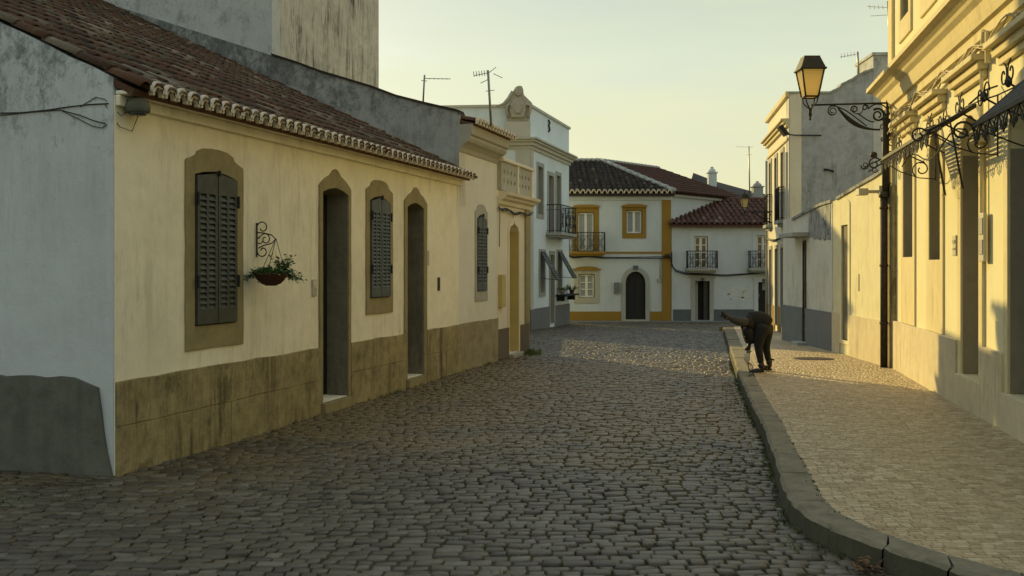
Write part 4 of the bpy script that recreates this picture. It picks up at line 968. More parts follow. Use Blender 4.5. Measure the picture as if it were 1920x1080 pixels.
for j, q in enumerate((dA, dB)):
    m = MB(); m.prism(FF, [(q[0][0] - .18, zg), (q[1][0] + .18, zg), (q[1][0] + .18, q[2][1] + .12), (q[1][0] + .25, q[2][1] + .16), (q[1][0] + .25, q[2][1] + .22), ((q[0][0] + q[1][0]) / 2, q[2][1] + .34 if j == 0 else q[2][1] + .22), (q[0][0] - .25, q[2][1] + .22), (q[0][0] - .25, q[2][1] + .16), (q[0][0] - .18, q[2][1] + .12)], -.25, .08, [q])
    dr = m.build('doorway', 'stone_gr' if j == 0 else 'far_white', f2, bevel=.01)
    m = MB()
    if j == 0:
        m.box(FF, q[0][0] + .02, q[1][0] - .02, -.44, q[2][1], -.34, -.30); m.build('dark_opening', 'shutter_in', dr)
        m = MB(); m.box(FF, q[1][0] - .22, q[1][0] - .0, -.43, q[2][1] - .01, -.22, -.17); m.box(FF, q[1][0] - .17, q[1][0] - .05, .3, q[2][1] - .15, -.17, -.16); m.build('door', 'shutter', dr)
        m = MB(); m.box(FF, q[0][0] + .001, q[0][0] + .16, -.43, q[2][1] - .01, -.22, -.17); m.build('door', 'stone_gr', dr)
    else:
        m.box(FF, q[0][0], q[1][0], -.43, q[2][1], -.2, -.14); m.box(FF, q[0][0] + .04, q[1][0] - .05, .35, 1.15, -.14, -.13); m.build('door', 'doordark', dr)
        m = MB(); m.box(FF, q[1][0] - .26, q[1][0] - .06, .88, 1.2, -.13, -.12); m.build('door_pane', 'curtain', dr)
        m = MB(); m.tube([FF.p(q[0][0] + .08, .55, -.13), FF.p(q[0][0] + .08, .7, -.11)], .02); m.build('door_handle', 'alum', dr)
    m = MB(); m.box(FF, q[0][0] - .1, q[1][0] + .1, -.60, -.43, -.25, .18); m.build('doorstep', 'stone_gr', dr, bevel=.01)
    m = MB(); cs = (q[0][0] + q[1][0]) / 2; m.box(FF, cs - .08, cs + .08, q[2][1] + .02, q[2][1] + .15, .081, .1); m.build('number_tile', 'bluegray', dr)
zz = FF.Z(1350, 580)
m = MB(); m.box(FF, a2 + .06, dA[0][0] - .18, zg, zz, .031, .05); m.box(FF, dA[1][0] + .18, dB[0][0] - .18, zg, zz, .031, .05); m.box(FF, dB[1][0] + .18, b2, zg, zz, .031, .05); m.split('plinth', 'bluegray', f2)
m = MB(); r = random.Random(6)
for _ in range(26):
    s = FF.S(r.uniform(1365, 1400)); z = FF.Z(1380, r.uniform(540, 562)); m.prism(FF, [(s + r.uniform(.04, .14) * math.cos(t), z + r.uniform(.015, .05) * math.sin(t)) for t in (0, 1, 2.1, 3.1, 4.2, 5.3)], .0305, .0345)
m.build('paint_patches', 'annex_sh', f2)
for u0, u1 in ((1286, 1341), (1402, 1457)): balcony(FF, FF.S(u0), FF.S(u1), FF.Z(1310, 503), .5, .74, f2, 12, slab='stone_gr')
E2 = Vector(FF.p(a2 - .05, z2 + .02, .26)); s2 = Vector((0, 3.3, 1.22)).normalized(); pw_ = int((b2 - a2) / .235) + 1
def clip3(ox, t): return ox > -.1 + .17 * t
m = MB(); tiles(m, E2, (1, 0, 0), s2, pw_, 8, .235, .45, clip=clip3, seed=9, seg=5, jit=.022); rf2 = m.build('roof', 'tile_red', f2)
m = MB(); L_ = 8 * .45; W_ = pw_ * .235; kk = Vector((0, 0, -.05)); m.add([E2 + kk, E2 + kk + Vector((W_, 0, 0)), E2 + kk + Vector((W_, 0, 0)) + s2 * L_, E2 + kk + Vector((.6, 0, 0)) + s2 * L_], [(0, 1, 2, 3)])
m.add([E2 + kk, E2 + kk + Vector((W_, 0, 0)), E2 + kk * 3 + Vector((W_, 0, 0)), E2 + kk * 3], [(0, 1, 2, 3)]); m.build('roof_deck', 'tile_red', rf2)
m = MB()
for i in range(pw_ * 1): a = E2 + s2 * L_ + Vector((.6 + i * .235, 0, .05)); m.tube([a, a + Vector((.25, 0, 0))], [.10, .09], 6)
for i in range(8): a = E2 + s2 * (L_ * i / 8) + Vector((.6 * i / 8 - .03, 0, .05)); b = E2 + s2 * (L_ * (i + 1) / 8) + Vector((.6 * (i + 1) / 8 - .03, 0, .04)); m.tube([a, b], [.10, .09], 6)
m.build('ridge_tiles', 'tile_red', rf2)
# cable slung across both far houses
P_ = lambda u, v, o=.09: Vector(FF.p(*FF.P(u, v), o))
m = MB(); r = random.Random(3)
pl = [(1063, 478), (1075, 484), (1100, 481), (1130, 484), (1170, 484), (1240, 484), (1256, 483), (1261, 500), (1266, 508), (1285, 514), (1320, 515), (1360, 517), (1400, 514), (1440, 510)]
m.tube([P_(u, v, .11) for u, v in pl], .026, 5); m.tube([P_(u, v - 2 + r.uniform(-1, 1), .09) for u, v in pl], .014, 5)
m.tube([P_(1259, 472, .1), P_(1259, 500, .1)], .02, 5)
tag(m.build('facade_cable', 'cable'), 'dark cable sagging across the white fronts of the two far houses', 'cable')
# ---- roofs further back
bk_ = thing('rear_house', 'low rear house with dark tiled roof seen above the red roof', 'house', (13, 54, .0))
D = 55.
def V(u, v, y=55.): return ray(u, v, y)
m = MB(); a = V(1268, 330, 53); b = V(1470, 392, 53); m.hexa([(10, 53, -.5), (17, 53, -.5), (17, 58, -.5), (10, 58, -.5), (10, 53, V(1350, 372, 53).z), (17, 53, V(1350, 372, 53).z), (17, 58, 5.2), (10, 58, 5.2)]); m.build('wall', 'party', bk_)
m = MB(); pts = [V(1290, 356, 52.6), V(1390, 372, 52.6), V(1470, 385, 52.6), V(1470, 372, 57), V(1400, 356, 57), V(1345, 341, 57), V(1300, 324, 57)]
c_ = [(p.x, p.y, p.z) for p in pts]; n = len(c_); m.add(c_ + [(x, y, z - .15) for x, y, z in c_], [tuple(range(n)), tuple(range(2 * n - 1, n - 1, -1))] + [(i, (i + 1) % n, n + (i + 1) % n, n + i) for i in range(n)]); m.build('roof', 'tile_dark', bk_)
def chimney(name, label, u, v0, v1, y, w_, mat):
    b = V(u, v1, y); t = V(u, v0, y); H = t.z - b.z; c = thing(name, label, 'chimney', b)
    m = MB(); m.bx(b.x - w_, b.x + w_, y - w_, y + w_, b.z - .3, b.z + H * .66); m.build('shaft', mat, c, bevel=.02)
    m = MB(); m.bx(b.x - w_ * 1.25, b.x + w_ * 1.25, y - w_ * 1.25, y + w_ * 1.25, b.z + H * .66, b.z + H * .73); m.build('collar', mat, c, bevel=.02)
    m = MB(); m.lathe((b.x, y, b.z + H * .73), [(w_ * .95, 0), (w_ * .9, H * .10), (w_ * .55, H * .2), (w_ * .2, H * .24), (.09, H * .26), (.09, H * .30)], 10); m.build('cap', mat, c)
chimney('white_chimney', 'square white chimney with a round cap behind the ochre trimmed house', 1335, 314, 347, 54, .22, 'far_white')
chimney('gray_chimney', 'squat grey chimney just above the red roof beside the thin aerial', 1420, 341, 372, 54, .26, 'stone_gr')
antenna('television_aerial', 'lone tall thin aerial standing behind the red roof of the far house', V(1406, 375, 53), V(1404, 274, 53), [(V(1380, 275, 53), V(1412, 276, 53))] + [(V(u, 275, 52.8), V(u, 276, 53.3)) for u in (1383, 1388, 1393, 1410)] + [(V(1400, 290, 53), V(1410, 290, 53))], rad=.035)

# ================================================================ RIGHT: PALACE-LIKE FRONT NEAREST THE CAMERA
P1 = Fr((6.7, 17.6), (6.7 + .2 * 5, 22.6), -1)
if P1.n.x > 0: P1.n = -P1.n
pal = thing('arched_front_building', 'tall sunlit golden building with arched openings and a moulded cornice', 'building', (*P1.p(0, 0)[:2], .15))
SE = -12.5; ZTOP = 9.5; ZC0, ZC1 = 4.66, 5.12
def arched(u0, u1, vb, vt, um=None):
    a, b, z0, z1 = P1.rect(u0, u1, vb, vt); h = (b - a) / 2
    return archtop(a, b, z0, z1 - h * 1.05, z1, 10)
W1 = arched(1696, 1714, 482, 268); W2 = arched(1745, 1766, 487, 243); D3 = arched(1807, 1841, 690, 216); 
D3[0] = (D3[0][0], .55); D3[1] = (D3[1][0], .55)
s4b = P1.S(1896); s4a = s4b - 1.2; D4 = archtop(s4a, s4b, .55, 3.15, 3.78, 10)
U1 = R4_(P1, 1692, 1707, 30, -60); U2 = [(a - 1.75, z) for a, z in U1]; U3 = [(a - 3.7, z) for a, z in U1]; U4 = [(a - 5.5, z) for a, z in U1]
m = MB(); m.prism(P1, [(SE, 0), (0, 0), (0, ZTOP), (SE, ZTOP)], -.55, 0, [W1, W2, D3, D4, U1, U2, U3, U4]); m.build('wall', 'palace', pal)
Q1 = Fr(tuple(P1.p(0, 0, 0)[:2]), tuple(P1.p(0, 0, -8)[:2]), 1)
if Q1.n.y < 0: Q1.n = -Q1.n
m = MB(); m.box(Q1, .56, 8, 0, ZTOP, -.4, -.002); m.box(P1, SE, 0, ZTOP, ZTOP + .1, -8, -.0); m.box(P1, SE, SE + .4, 0, ZTOP, -8, -.56); m.build('rear_walls', 'palace', pal)
m = MB(); m.box(P1, -.34, .03, .98, ZC0, .001, .05); m.box(P1, -.34, .03, ZC1, ZTOP, .001, .05); m.split('corner_pilaster', 'palace_trim', pal, bevel=.01)
m = MB(); cp = [(0, ZC0 - .14), (.05, ZC0 - .12), (.05, ZC0), (.10, ZC0 + .02), (.12, ZC0 + .10), (.14, ZC0 + .22), (.20, ZC0 + .27), (.22, ZC0 + .31), (.30, ZC0 + .36), (.36, ZC0 + .38), (.36, ZC0 + .45), (.05, ZC0 + .52), (0, ZC0 + .52)]
n = len(cp); vs = [P1.p(SE, z, o) for o, z in cp] + [P1.p(.05 + o * 1., z, o) for o, z in cp]
m.add(vs, [(i, i + 1, n + i + 1, n + i) for i in range(n - 1)] + [tuple(range(n)), tuple(range(2 * n - 1, n - 1, -1))]); m.build('cornice', 'palace_trim', pal)
segs = [(D3[1][0] + .18, .02), (s4b + .14, D3[0][0] - .16), (SE, s4a - .14)]
m = MB()
for i, (a, b) in enumerate(segs): m.prism(P1, wobble([(a, .1), (b, .1), (b, .97), (a, .97)], .003, .5, i), .001, .065)
m.split('plinth', 'palace_plinth', pal, bevel=.008)
def apron(q, g, zb):    # pale trim round an opening, running down to the plinth
    a, b = q[0][0], q[1][0]; zt = max(z for _, z in q); h = zt + g * .9
    out = [(a - g, zb), (b + g, zb)] + arc(((a + b) / 2, q[2][1]), (b - a) / 2 + g, h - q[2][1], 0, 180, 12); return out
for nm, q, g in (('window', W1, .16), ('window', W2, .17)):
    m = MB(); m.prism(P1, apron(q, g, .975), -.34, .028, [q]); w_ = m.build('arched_' + nm, 'palace_trim', pal, bevel=.006)
    m = MB(); m.box(P1, q[0][0] - .01, q[1][0] + .01, q[0][1] - .02, max(z for _, z in q), -.33, -.29); m.build('shutter', 'shutter', w_)
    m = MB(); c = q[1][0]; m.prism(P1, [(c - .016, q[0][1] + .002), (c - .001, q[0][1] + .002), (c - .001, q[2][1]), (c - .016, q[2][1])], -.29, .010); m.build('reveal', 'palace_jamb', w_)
for q, g in ((D3, .16), (D4, .15)):
    m = MB(); m.prism(P1, apron(q, g, .42), -.5, .04, [[(a, z + .001) for a, z in q]]); w_ = m.build('arched_doorway', 'palace_trim', pal, bevel=.006)
    m = MB(); m.box(P1, q[0][0] - .01, q[1][0] + .01, .5, max(z for _, z in q), -.54, -.50); m.build('door', 'shutter', w_)
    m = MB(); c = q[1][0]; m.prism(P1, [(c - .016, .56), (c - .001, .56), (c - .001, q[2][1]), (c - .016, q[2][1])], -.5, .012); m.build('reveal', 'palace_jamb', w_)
    m = MB(); m.box(P1, q[0][0] - .18, q[1][0] + .17, .10, .545, -.5, .075); m.build('doorstep', 'palace_plinth', w_, bevel=.012)
for q, tp in ((W1, 4.30), (W2, 4.30), (D3, 4.34), (D4, 4.34)):       # moulded hoods
    a, b = q[0][0] - .24, q[1][0] + .24; m = MB(); h0 = max(z for _, z in q) + .18
    for k, (z0, z1, o) in enumerate(((tp - .26, tp - .17, .06), (tp - .17, tp - .07, .12), (tp - .07, tp, .20))): m.box(P1, a - o * .5, b + o * .5, z0, z1, .001, o)
    pass
    m.build('window_hood', 'palace_trim', pal, bevel=.012)
for q in (U1, U2, U3, U4):
    m = MB(); m.prism(P1, grow(q, .18, .34), -.2, .035, [q]); w_ = m.build('upper_window', 'palace_trim', pal, bevel=.005); m = MB(); m.box(P1, q[0][0], q[1][0], q[0][1], q[2][1], -.19, -.15); m.build('pane', 'shutter', w_)
m = MB(); a, b, z0, z1 = P1.rect(1868, 1885, 672, 603); m.prism(P1, [(a, z0), (b, z0), (b, z1), (a, z1)], .001, .012); m.build('meter_door', 'palace', pal)
# boxes on the wall
for nm, lab, u0, u1, v0, v1, o in (('door_plaque', 'narrow cream plaque on the golden wall left of the tall arched doorway', 1795, 1801, 441, 480, .03), ('intercom_panel', 'tall ornate cream panel on the golden wall between the two arched doorways', 1849, 1858, 399, 490, .05)):
    a, b, z0, z1 = P1.rect(u0, u1, v1, v0); t = thing(nm, lab, 'panel', P1.p(a, z0, 0)); m = MB(); m.box(P1, a, b, z0, z1, .042 if o > .04 else .001, o + .03); m.build('panel', 'plastic', t, bevel=.006)
    m = MB(); m.box(P1, a + .02, b - .02, z0 + .08, (z0 + z1) / 2 - .03, o + .03, o + .04); m.box(P1, a + .02, b - .02, (z0 + z1) / 2 + .03, z1 - .06, o + .03, o + .04); m.build('insert', 'stone_lt', t)
# cable bundle below the cornice
m = MB(); r = random.Random(12)
for k in range(6):
    pts = []
    for i in range(60):
        s = .1 - 9.5 * i / 59; sg_ = .10 * abs(math.sin(i * .33)) ; pts.append(P1.p(s, 4.46 - sg_ + .03 * math.sin(i * .7 + k * 1.3) + r.uniform(-.012, .012) + (0 if i > 12 else -.02 * (12 - i)), .05 + .02 * k + .02 * math.sin(i * .5 + k * 2)))
    m.tube(pts, .009 if k else .014, 5)
for i in range(14): s = -.3 - i * .66; m.tube([P1.p(s, 4.50, .02), P1.p(s + .02, 4.34, .16)], .02, 5)
for k in range(4): m.tube(sag(P1.p(-.2 - k * .3, 4.3, .06), P1.p(-1.6 - k * .5, 4.42, .06), .22 + .05 * k, 12), .005, 4)
tag(m.build('cable_bundle', 'cable_lt'), 'tangled bundle of painted cables under the cornice of the golden building', 'cables')
# pole-like tied lantern shapes on the wall: insulator post
m = MB(); s = P1.S(1851); m.tube([P1.p(s, 2.2, .06), P1.p(s, 4.4, .06)], .022, 6); m.box(P1, s - .13, s + .13, 3.33, 3.48, .03, .16); m.tube([P1.p(s, 4.3, .06), P1.p(s - .1, 4.6, .06), P1.p(s - .25, 4.55, .06), P1.p(s - .25, 4.2, .06)], .03, 7)
tag(m.build('cable_riser', 'palace_trim', bevel=.004), 'painted vertical cable pipe with a junction box above the intercom panel', 'pipe')

# ---- wrought-iron canopies over the windows
def canopy(label, s0, s1, zo, oo, zi, oi, nsl, seed, curls=True):
    t = thing('iron_canopy', label, 'canopy', P1.p((s0 + s1) / 2, zi, 0), 'slatted iron canopies over the pavement')
    m = MB(); 
    for (o, z) in ((oo, zo), (oi, zi)): m.box(P1, s0, s1, z - .02, z + .02, o - .02, o + .02)
    for s in (s0, s1): m.tube([P1.p(s, zo, oo), P1.p(s, zi, oi)], .018, 6)
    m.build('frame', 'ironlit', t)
    m = MB()
    for k in range(nsl):
        f = (k + .5) / nsl; o = oo + (oi - oo) * f; z = zo + (zi - zo) * f; h = (oi - oo) / nsl * .26; g = (zi - zo) / nsl * .26
        m.hexa([P1.p(s0, z - g, o - h), P1.p(s1, z - g, o - h), P1.p(s1, z + g, o + h), P1.p(s0, z + g, o + h), P1.p(s0, z - g + .012, o - h), P1.p(s1, z - g + .012, o - h), P1.p(s1, z + g + .012, o + h), P1.p(s0, z + g + .012, o + h)])
    m.build('slats', 'iron', t)
    m = MB(); n = max(3, int(abs(s1 - s0) / .26)); W = (s1 - s0) / n     # scrolled fringe under the outer edge
    for i in range(n):
        c = s0 + W * (i + .5)
        for sg in (-1, 1): m.tube([P1.p(a, z, oo) for a, z in spiral((c + sg * W * .22, zo - .10), .065, .02, 90, sg * 1.1, 14)], .006, 5)
        m.tube([P1.p(c - W * .5, zo - .02, oo), P1.p(c, zo - .17, oo), P1.p(c + W * .5, zo - .02, oo)], .008, 5)
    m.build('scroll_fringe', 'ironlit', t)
    for s in (s0 + .05, s1 - .05):
        m = MB()
        m.tube([P1.p(s, zi + .12, .03), P1.p(s, zo - .30, .03)], .010, 6)
        m.tube([P1.p(s, z, o) for o, z in [(.03, zo - .28), (.25, zo - .26), (.5, zo - .17), (oo - .05, zo - .04)]], .008, 6)
        m.tube([P1.p(s, z, o) for o, z in spiral((.22, zo - .14), .13, .03, -60, 1.3, 18)], .01, 5)
        m.tube([P1.p(s, z, o) for o, z in spiral((oo + .10, zo - .05), .10, .025, 180, -1.2, 18)], .011, 5)
        m.tube([P1.p(s, z, o) for o, z in [(.03, zi + .22), (.15, zi + .18), (oi + .05, zi + .02)]], .011, 6)
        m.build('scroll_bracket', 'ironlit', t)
    return t
o1 = .75
canopy('darker slatted iron canopy seen edge-on over the first arched windows', P1.S(1742, o1), P1.S(1652, o1), P1.Z(1700, 271, o1), o1, P1.Z(1700, 271, o1) + .26, .28, 9, 1)
o2 = .85; sA = P1.S(1824, o2)
canopy('wide slatted iron canopy at the right edge over the dark arched doorway', sA - 2.7, sA, P1.Z(1822, 238, o2), o2, P1.Z(1822, 238, o2) + .66, .12, 15, 2)
# scrolled iron rail between the canopies
m = MB()
def ow(s, z, o=.42): return P1.p(s, z, o)
sR0 = P1.S(1652, .5); sR1 = P1.S(1905, .5)
L_ = sR0 - sR1
m.tube([ow(sR0 - L_ * t / 12, 3.62 + .05 * math.sin(t * 1.0), .35) for t in range(13)], .009, 6)
m.tube([ow(sR0 - L_ * (.25 + .5 * t / 10), 3.30 + .10 * math.sin(t * .9), .5) for t in range(11)], .009, 6)
for i, f in enumerate((.12, .3, .42, .52, .64, .78, .9)):
    s = sR0 - L_ * f
    for sg in (-1, 1): m.tube([ow(a, z, .38) for a, z in spiral((s + sg * .12, 3.72 - .05 * (i % 2)), .12, .03, 90 + 90 * (i % 2), sg * 1.2, 18)], .008, 5)
    m.tube([ow(s, 3.62, .35), ow(s, 3.5, .15), ow(s, 3.44, .02)], .011, 5); m.lathe(ow(s, 3.64, .37), [(.01, -.05), (.035, -.02), (.035, .02), (.01, .06)], 8)
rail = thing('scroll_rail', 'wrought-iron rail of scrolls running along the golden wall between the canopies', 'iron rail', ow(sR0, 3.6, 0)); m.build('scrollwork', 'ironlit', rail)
for j, (u, v) in enumerate(((1748, 245), (1778, 232))):
    s = P1.S(u, .2); z = P1.Z(u, v, .2) + (.1 if j else .05); m = MB()
    for k in range(7): m.tube([P1.p(s + .1 - .03 * k, z, .16 + .01 * k), P1.p(s - .35 - .05 * k, z - .95, .10 + .015 * k)], .005, 4)
    for k in range(5): m.tube([P1.p(s + .1 - .45 * k / 4, z - .95 * k / 4, .15), P1.p(s - .08 - .57 * k / 4, z - .95 * k / 4, .2)], .004, 4)
    m.build('wire_guard', 'ironlit', rail)

# ================================================================ RIGHT: ANNEX AND THE HOUSES BEYOND
P2 = Fr((6.56, 17.38), (6.8, 23.2), -1)
if P2.n.x > 0: P2.n = -P2.n
an = thing('annex', 'low sunlit lean-to annex with a tall blind niche beside the drainpipe', 'building', (6.56, 17.4, .15))
sA_ = P2.S(1562)
pf = [P2.P(1656, 322), P2.P(1640, 333), P2.P(1615, 347), P2.P(1590, 362), P2.P(1570, 374)]
nic = R4_(P2, 1579, 1591, 638, 422)
m = MB(); m.prism(P2, [(0.02, -.1), (sA_, -.1), (sA_, pf[-1][1] - .02)] + [(a, z) for a, z in reversed(pf)] + [(.02, pf[0][1] + .1)], -.35, 0, [nic]); m.build('wall', 'annex', an)
m = MB(); m.prism(P2, [(nic[0][0] - .13, .35), (nic[1][0] + .13, .35)] + arc(((nic[0][0] + nic[1][0]) / 2, nic[2][1] + .4), (nic[1][0] - nic[0][0]) / 2 + .13, .12, 0, 180, 8), -.2, .02, [nic]); w_ = m.build('niche_window', 'annex', an, bevel=.006)
m = MB(); m.box(P2, nic[0][0], nic[1][0], nic[0][1] + .01, nic[2][1] - .01, -.19, -.02); m.build('shutter', 'jamb', w_)
m = MB(); m.prism(P2, wobble([(0.02, -.15), (nic[0][0] - .13, -.15), (nic[0][0] - .13, .95), (.02, .95)], .005, .3, 3), .001, .035); m.prism(P2, wobble([(nic[1][0] + .13, -.15), (sA_, -.15), (sA_, .97), (nic[1][0] + .13, .96)], .005, .3, 5), .001, .03); m.split('plinth', 'palace_plinth', an, bevel=.006)
m = MB()
for (a, b) in zip(pf, pf[1:]): m.prism(P2, [(a[0], a[1] - .01), (b[0], b[1] - .01), (b[0], b[1] + .05), (a[0], a[1] + .05)], -.5, .035)
m.build('coping', 'stained', an)
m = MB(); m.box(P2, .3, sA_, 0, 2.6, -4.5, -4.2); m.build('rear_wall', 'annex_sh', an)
m = MB(); a = P2.S(1611); m.box(P2, a - .01, a + .012, P2.Z(1611, 546), P2.Z(1611, 514), .001, .01); tag(m.build('letter_slot', 'rust'), 'narrow dark vertical slot in the sunlit annex wall', 'letter slot')
t = thing('wall_box', 'cream box on an arm high on the sunlit annex wall by the drainpipe', 'box', P2.p(P2.S(1652), 3.0, 0))
m = MB(); s = P2.S(1652); z = P2.Z(1640, 362, .2); m.box(P2, s - .05, s + .05, z - .05, z + .15, .001, .05); m.box(P2, s - .04, s + .04, z + .02, z + .07, .05, .25); m.build('arm', 'plastic', t); m = MB(); m.box(P2, s - .1, s + .1, z - .02, z + .10, .25, .42); m.build('housing', 'plastic', t, bevel=.01)
# drainpipe
t = thing('drainpipe', 'black stained drainpipe running down the joint between annex and golden building', 'drainpipe', P2.p(-.02, .15, .08))
px_ = P2.p(-.10, 0, .10); m = MB(); m.tube([(px_[0], px_[1], .15), (px_[0], px_[1], 3.1)], .062, 12)
for z in (.9, 1.9, 2.9): m.tube([(px_[0], px_[1], z), (px_[0], px_[1], z + .04)], .075, 12)
m.build('pipe', 'rust', t)
m = MB(); m.tube([(px_[0], px_[1], 3.1), (px_[0], px_[1], 3.2)], .085, 12); m.tube([(px_[0] + .02, px_[1], 3.2), (px_[0] + .02, px_[1], 4.5)], .05, 10)
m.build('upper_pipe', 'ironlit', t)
m = MB(); m.box(P2, -.30, .16, .1, 3.3, -.3, .012); m.build('stained_strip', 'plinth', t)
# ---- small house beyond: low front with canopy
P3 = Fr(P2.p(sA_ + .005, 0)[:2], P2.p(P2.S(1484), 0)[:2], -1)
if P3.n.x > 0: P3.n = -P3.n
sm = thing('small_house', 'small shaded white house with a concrete door canopy between annex and tall house', 'house', P3.p(0, gz(22)))
L3 = P3.L + .9; dd = R4_(P3, 1507, 1511, 640, 455)
pf3 = [P3.P(1560, 378), P3.P(1540, 384), P3.P(1520, 394), P3.P(1505, 402), P3.P(1487, 412)]
s16 = P3.S(1516)
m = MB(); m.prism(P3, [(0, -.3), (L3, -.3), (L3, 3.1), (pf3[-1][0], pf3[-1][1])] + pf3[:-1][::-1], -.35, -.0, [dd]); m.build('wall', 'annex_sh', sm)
m = MB(); a, b, z0, z1 = P3.rect(1517, 1558, 452, 392); m.prism(P3, wobble([(a, z0), (b, z0 + .1), (b, pf3[1][1] - .02), (a, pf3[0][1] - .04)], .04, .15, 3), .001, .012); m.build('stained_patch', 'stained', sm)
m = MB()
for (a, b) in zip(pf3, pf3[1:]): m.prism(P3, [(a[0], a[1] - .02), (b[0], b[1] - .02), (b[0], b[1] + .04), (a[0], a[1] + .04)], -.6, .04)
m.build('eave', 'stained', sm)
m = MB(); a, b = P3.S(1517), P3.S(1490); z = P3.Z(1505, 440); m.box(P3, a, b, z - .06, z + .04, .001, .38); m.build('door_canopy', 'stone_gr', sm, bevel=.012)
m = MB(); m.box(P3, dd[0][0], dd[1][0], -.3, dd[2][1], -.2, -.16); m.build('door', 'shutter', sm)
m = MB(); m.prism(P3, [(dd[0][0] - .05, -.1), (dd[1][0] + .05, -.1), (dd[1][0] + .05, dd[2][1] + .05), (dd[0][0] - .05, dd[2][1] + .05)], -.1, .02, [[(a, z + (.0)) for a, z in dd]]); m.build('door_frame', 'rust', sm)
m = MB(); m.box(P3, dd[0][0] - .2, dd[1][0] + .2, -.2, .16, .0, .25); m.build('doorstep', 'stone_gr', sm, bevel=.02)
m = MB(); m.box(P3, 0, dd[0][0] - .05, -.3, .94, .001, .03); m.box(P3, dd[1][0] + .05, L3, -.3, .94, .001, .03); m.split('plinth', 'grayplinth', sm)
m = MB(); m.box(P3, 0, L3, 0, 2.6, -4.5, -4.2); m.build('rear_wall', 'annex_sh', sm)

# ---- tall house with blotched gable
P4 = Fr((7.75, 27.9), (8.48, 33), -1)
if P4.n.x > 0: P4.n = -P4.n
th = thing('tall_blotched_house', 'tall narrow house with sunlit parapet and blotched grey gable wall', 'house', (7.75, 27.9, -.17))
L4 = P4.L; Z4 = 6.78
def vr(u0, u1, v0, v1): return R4_(P4, u0, u1, v1, v0)
upw = [(1.0, 1.55, 3.25, 5.25), (2.55, 3.1, 3.25, 5.25), (4.1, 4.6, 3.25, 5.25)]
loww = [(1.0, 1.6, .15, 2.45), (2.45, 3.0, .10, 2.45), (4.0, 4.55, .0, 2.45)]
hol = [[(a, z0), (b, z0), (b, z1), (a, z1)] for a, b, z0, z1 in upw + loww]
m = MB(); m.prism(P4, [(0, -.5), (L4, -.5), (L4, Z4), (0, Z4)], -.35, 0, hol)
P4b = Fr(P4.p(L4, 0)[:2], (P4.p(L4, 0)[0] + 7, P4.p(L4, 0)[1] - .8), 1)
if P4b.n.y < 0: P4b.n = -P4b.n
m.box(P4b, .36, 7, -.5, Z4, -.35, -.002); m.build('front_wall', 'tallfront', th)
G4 = Fr((7.75, 27.9), (17.0, 27.5), 1)
if G4.n.y > 0: G4.n = -G4.n
gp = [G4.P(*q) for q in ((1480, 175), (1556, 175), (1562, 172), (1575, 166), (1578, 160), (1590, 154), (1602, 148), (1608, 143), (1620, 137), (1634, 132), (1637, 131))]
sc0 = G4.S(1637); 
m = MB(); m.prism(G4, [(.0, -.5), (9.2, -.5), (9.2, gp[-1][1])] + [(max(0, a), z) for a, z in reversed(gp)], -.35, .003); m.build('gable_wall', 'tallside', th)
m = MB(); zc = G4.Z(1650, 104); m.box(G4, sc0, 9.2, 3, zc, -1.5, .02); m.box(G4, sc0 - .04, 9.2, zc, zc + .08, -1.55, .06)
m.build('chimney_stack', 'tower_gray', th)
m = MB(); m.box(G4, .6, 9, Z4 - .25, Z4 - .15, -4.6, -.36); m.build('roof', 'tile_brown', th)
m = MB()
for (a, b) in zip(gp, gp[1:]): m.prism(G4, [(max(0, a[0]) - .02, a[1] - .01), (b[0], b[1] - .01), (b[0], b[1] + .05), (max(0, a[0]) - .02, a[1] + .05)], -.4, .04)
m.build('coping', 'stone_gr', th)
m = MB(); m.box(P4, -.04, L4 + .06, Z4 - .12, Z4 + .03, .001, .09)
for z0, z1, o in ((5.82, 5.92, .08), (5.92, 6.0, .15), (6.0, 6.06, .22), (5.45, 5.52, .05)): m.box(P4, -.02 if o > .06 else .0, L4 + o, z0, z1, .001, o)
m.build('cornice', 'palace_trim', th, bevel=.01)
for i, h in enumerate(hol):
    m = MB(); fl = i >= 3; m.prism(P4, grow(h, .12, 0.), -.12, .03, [[(a, z + (.001 if k < 2 else 0)) for k, (a, z) in enumerate(h)]]); w_ = m.build('doorway' if fl else 'balcony_door', 'stone_lt', th); (a, z0), (b, _), (_, z1), _ = h
    m = MB(); m.box(P4, a, b, z0, z1, -.11, -.07); m.build('door' if fl else 'pane', 'shutter' if fl else 'glass', w_)
m = MB(); m.box(P4, .0, hol[3][0][0] - .12, -.5, .72, .001, .03); m.box(P4, hol[3][1][0] + .12, hol[4][0][0] - .12, -.5, .70, .001, .03); m.box(P4, hol[4][1][0] + .12, hol[5][0][0] - .12, -.5, .68, .001, .03); m.box(P4, hol[5][1][0] + .12, L4, -.5, .66, .001, .03); m.split('plinth', 'ochre', th)
for a, b, z0, z1 in upw[:1] + upw[2:]: balcony(P4, a - .15, b + .15, z0, .16, .95, th, 6, scroll=False)
m = MB(); m.tube([P4.p(-.05, 5.1, .06), P4.p(-.05, 0, .06)], .04, 8); m.tube([P4.p(L4 - .12, 5.4, .06), P4.p(L4 - .12, -.2, .06)], .04, 8); m.split('drainpipe', 'stone_gr', th)
m = MB(); r = random.Random(5)
for k in range(3): m.tube([P4.p(L4 - .1 - (L4 + .2) * i / 12, 2.83 - .12 * math.sin(i / 12 * 3.14) + r.uniform(-.02, .02), .05 + .02 * k) for i in range(13)], .018, 5)
m.tube([P4.p(a, z, .1) for a, z in spiral((.15, 2.95), .22, .12, 0, 2.2, 30)], .016, 5)
tag(m.build('facade_cable', 'cable'), 'dark cable with a coil across the front of the tall blotched house', 'cable')
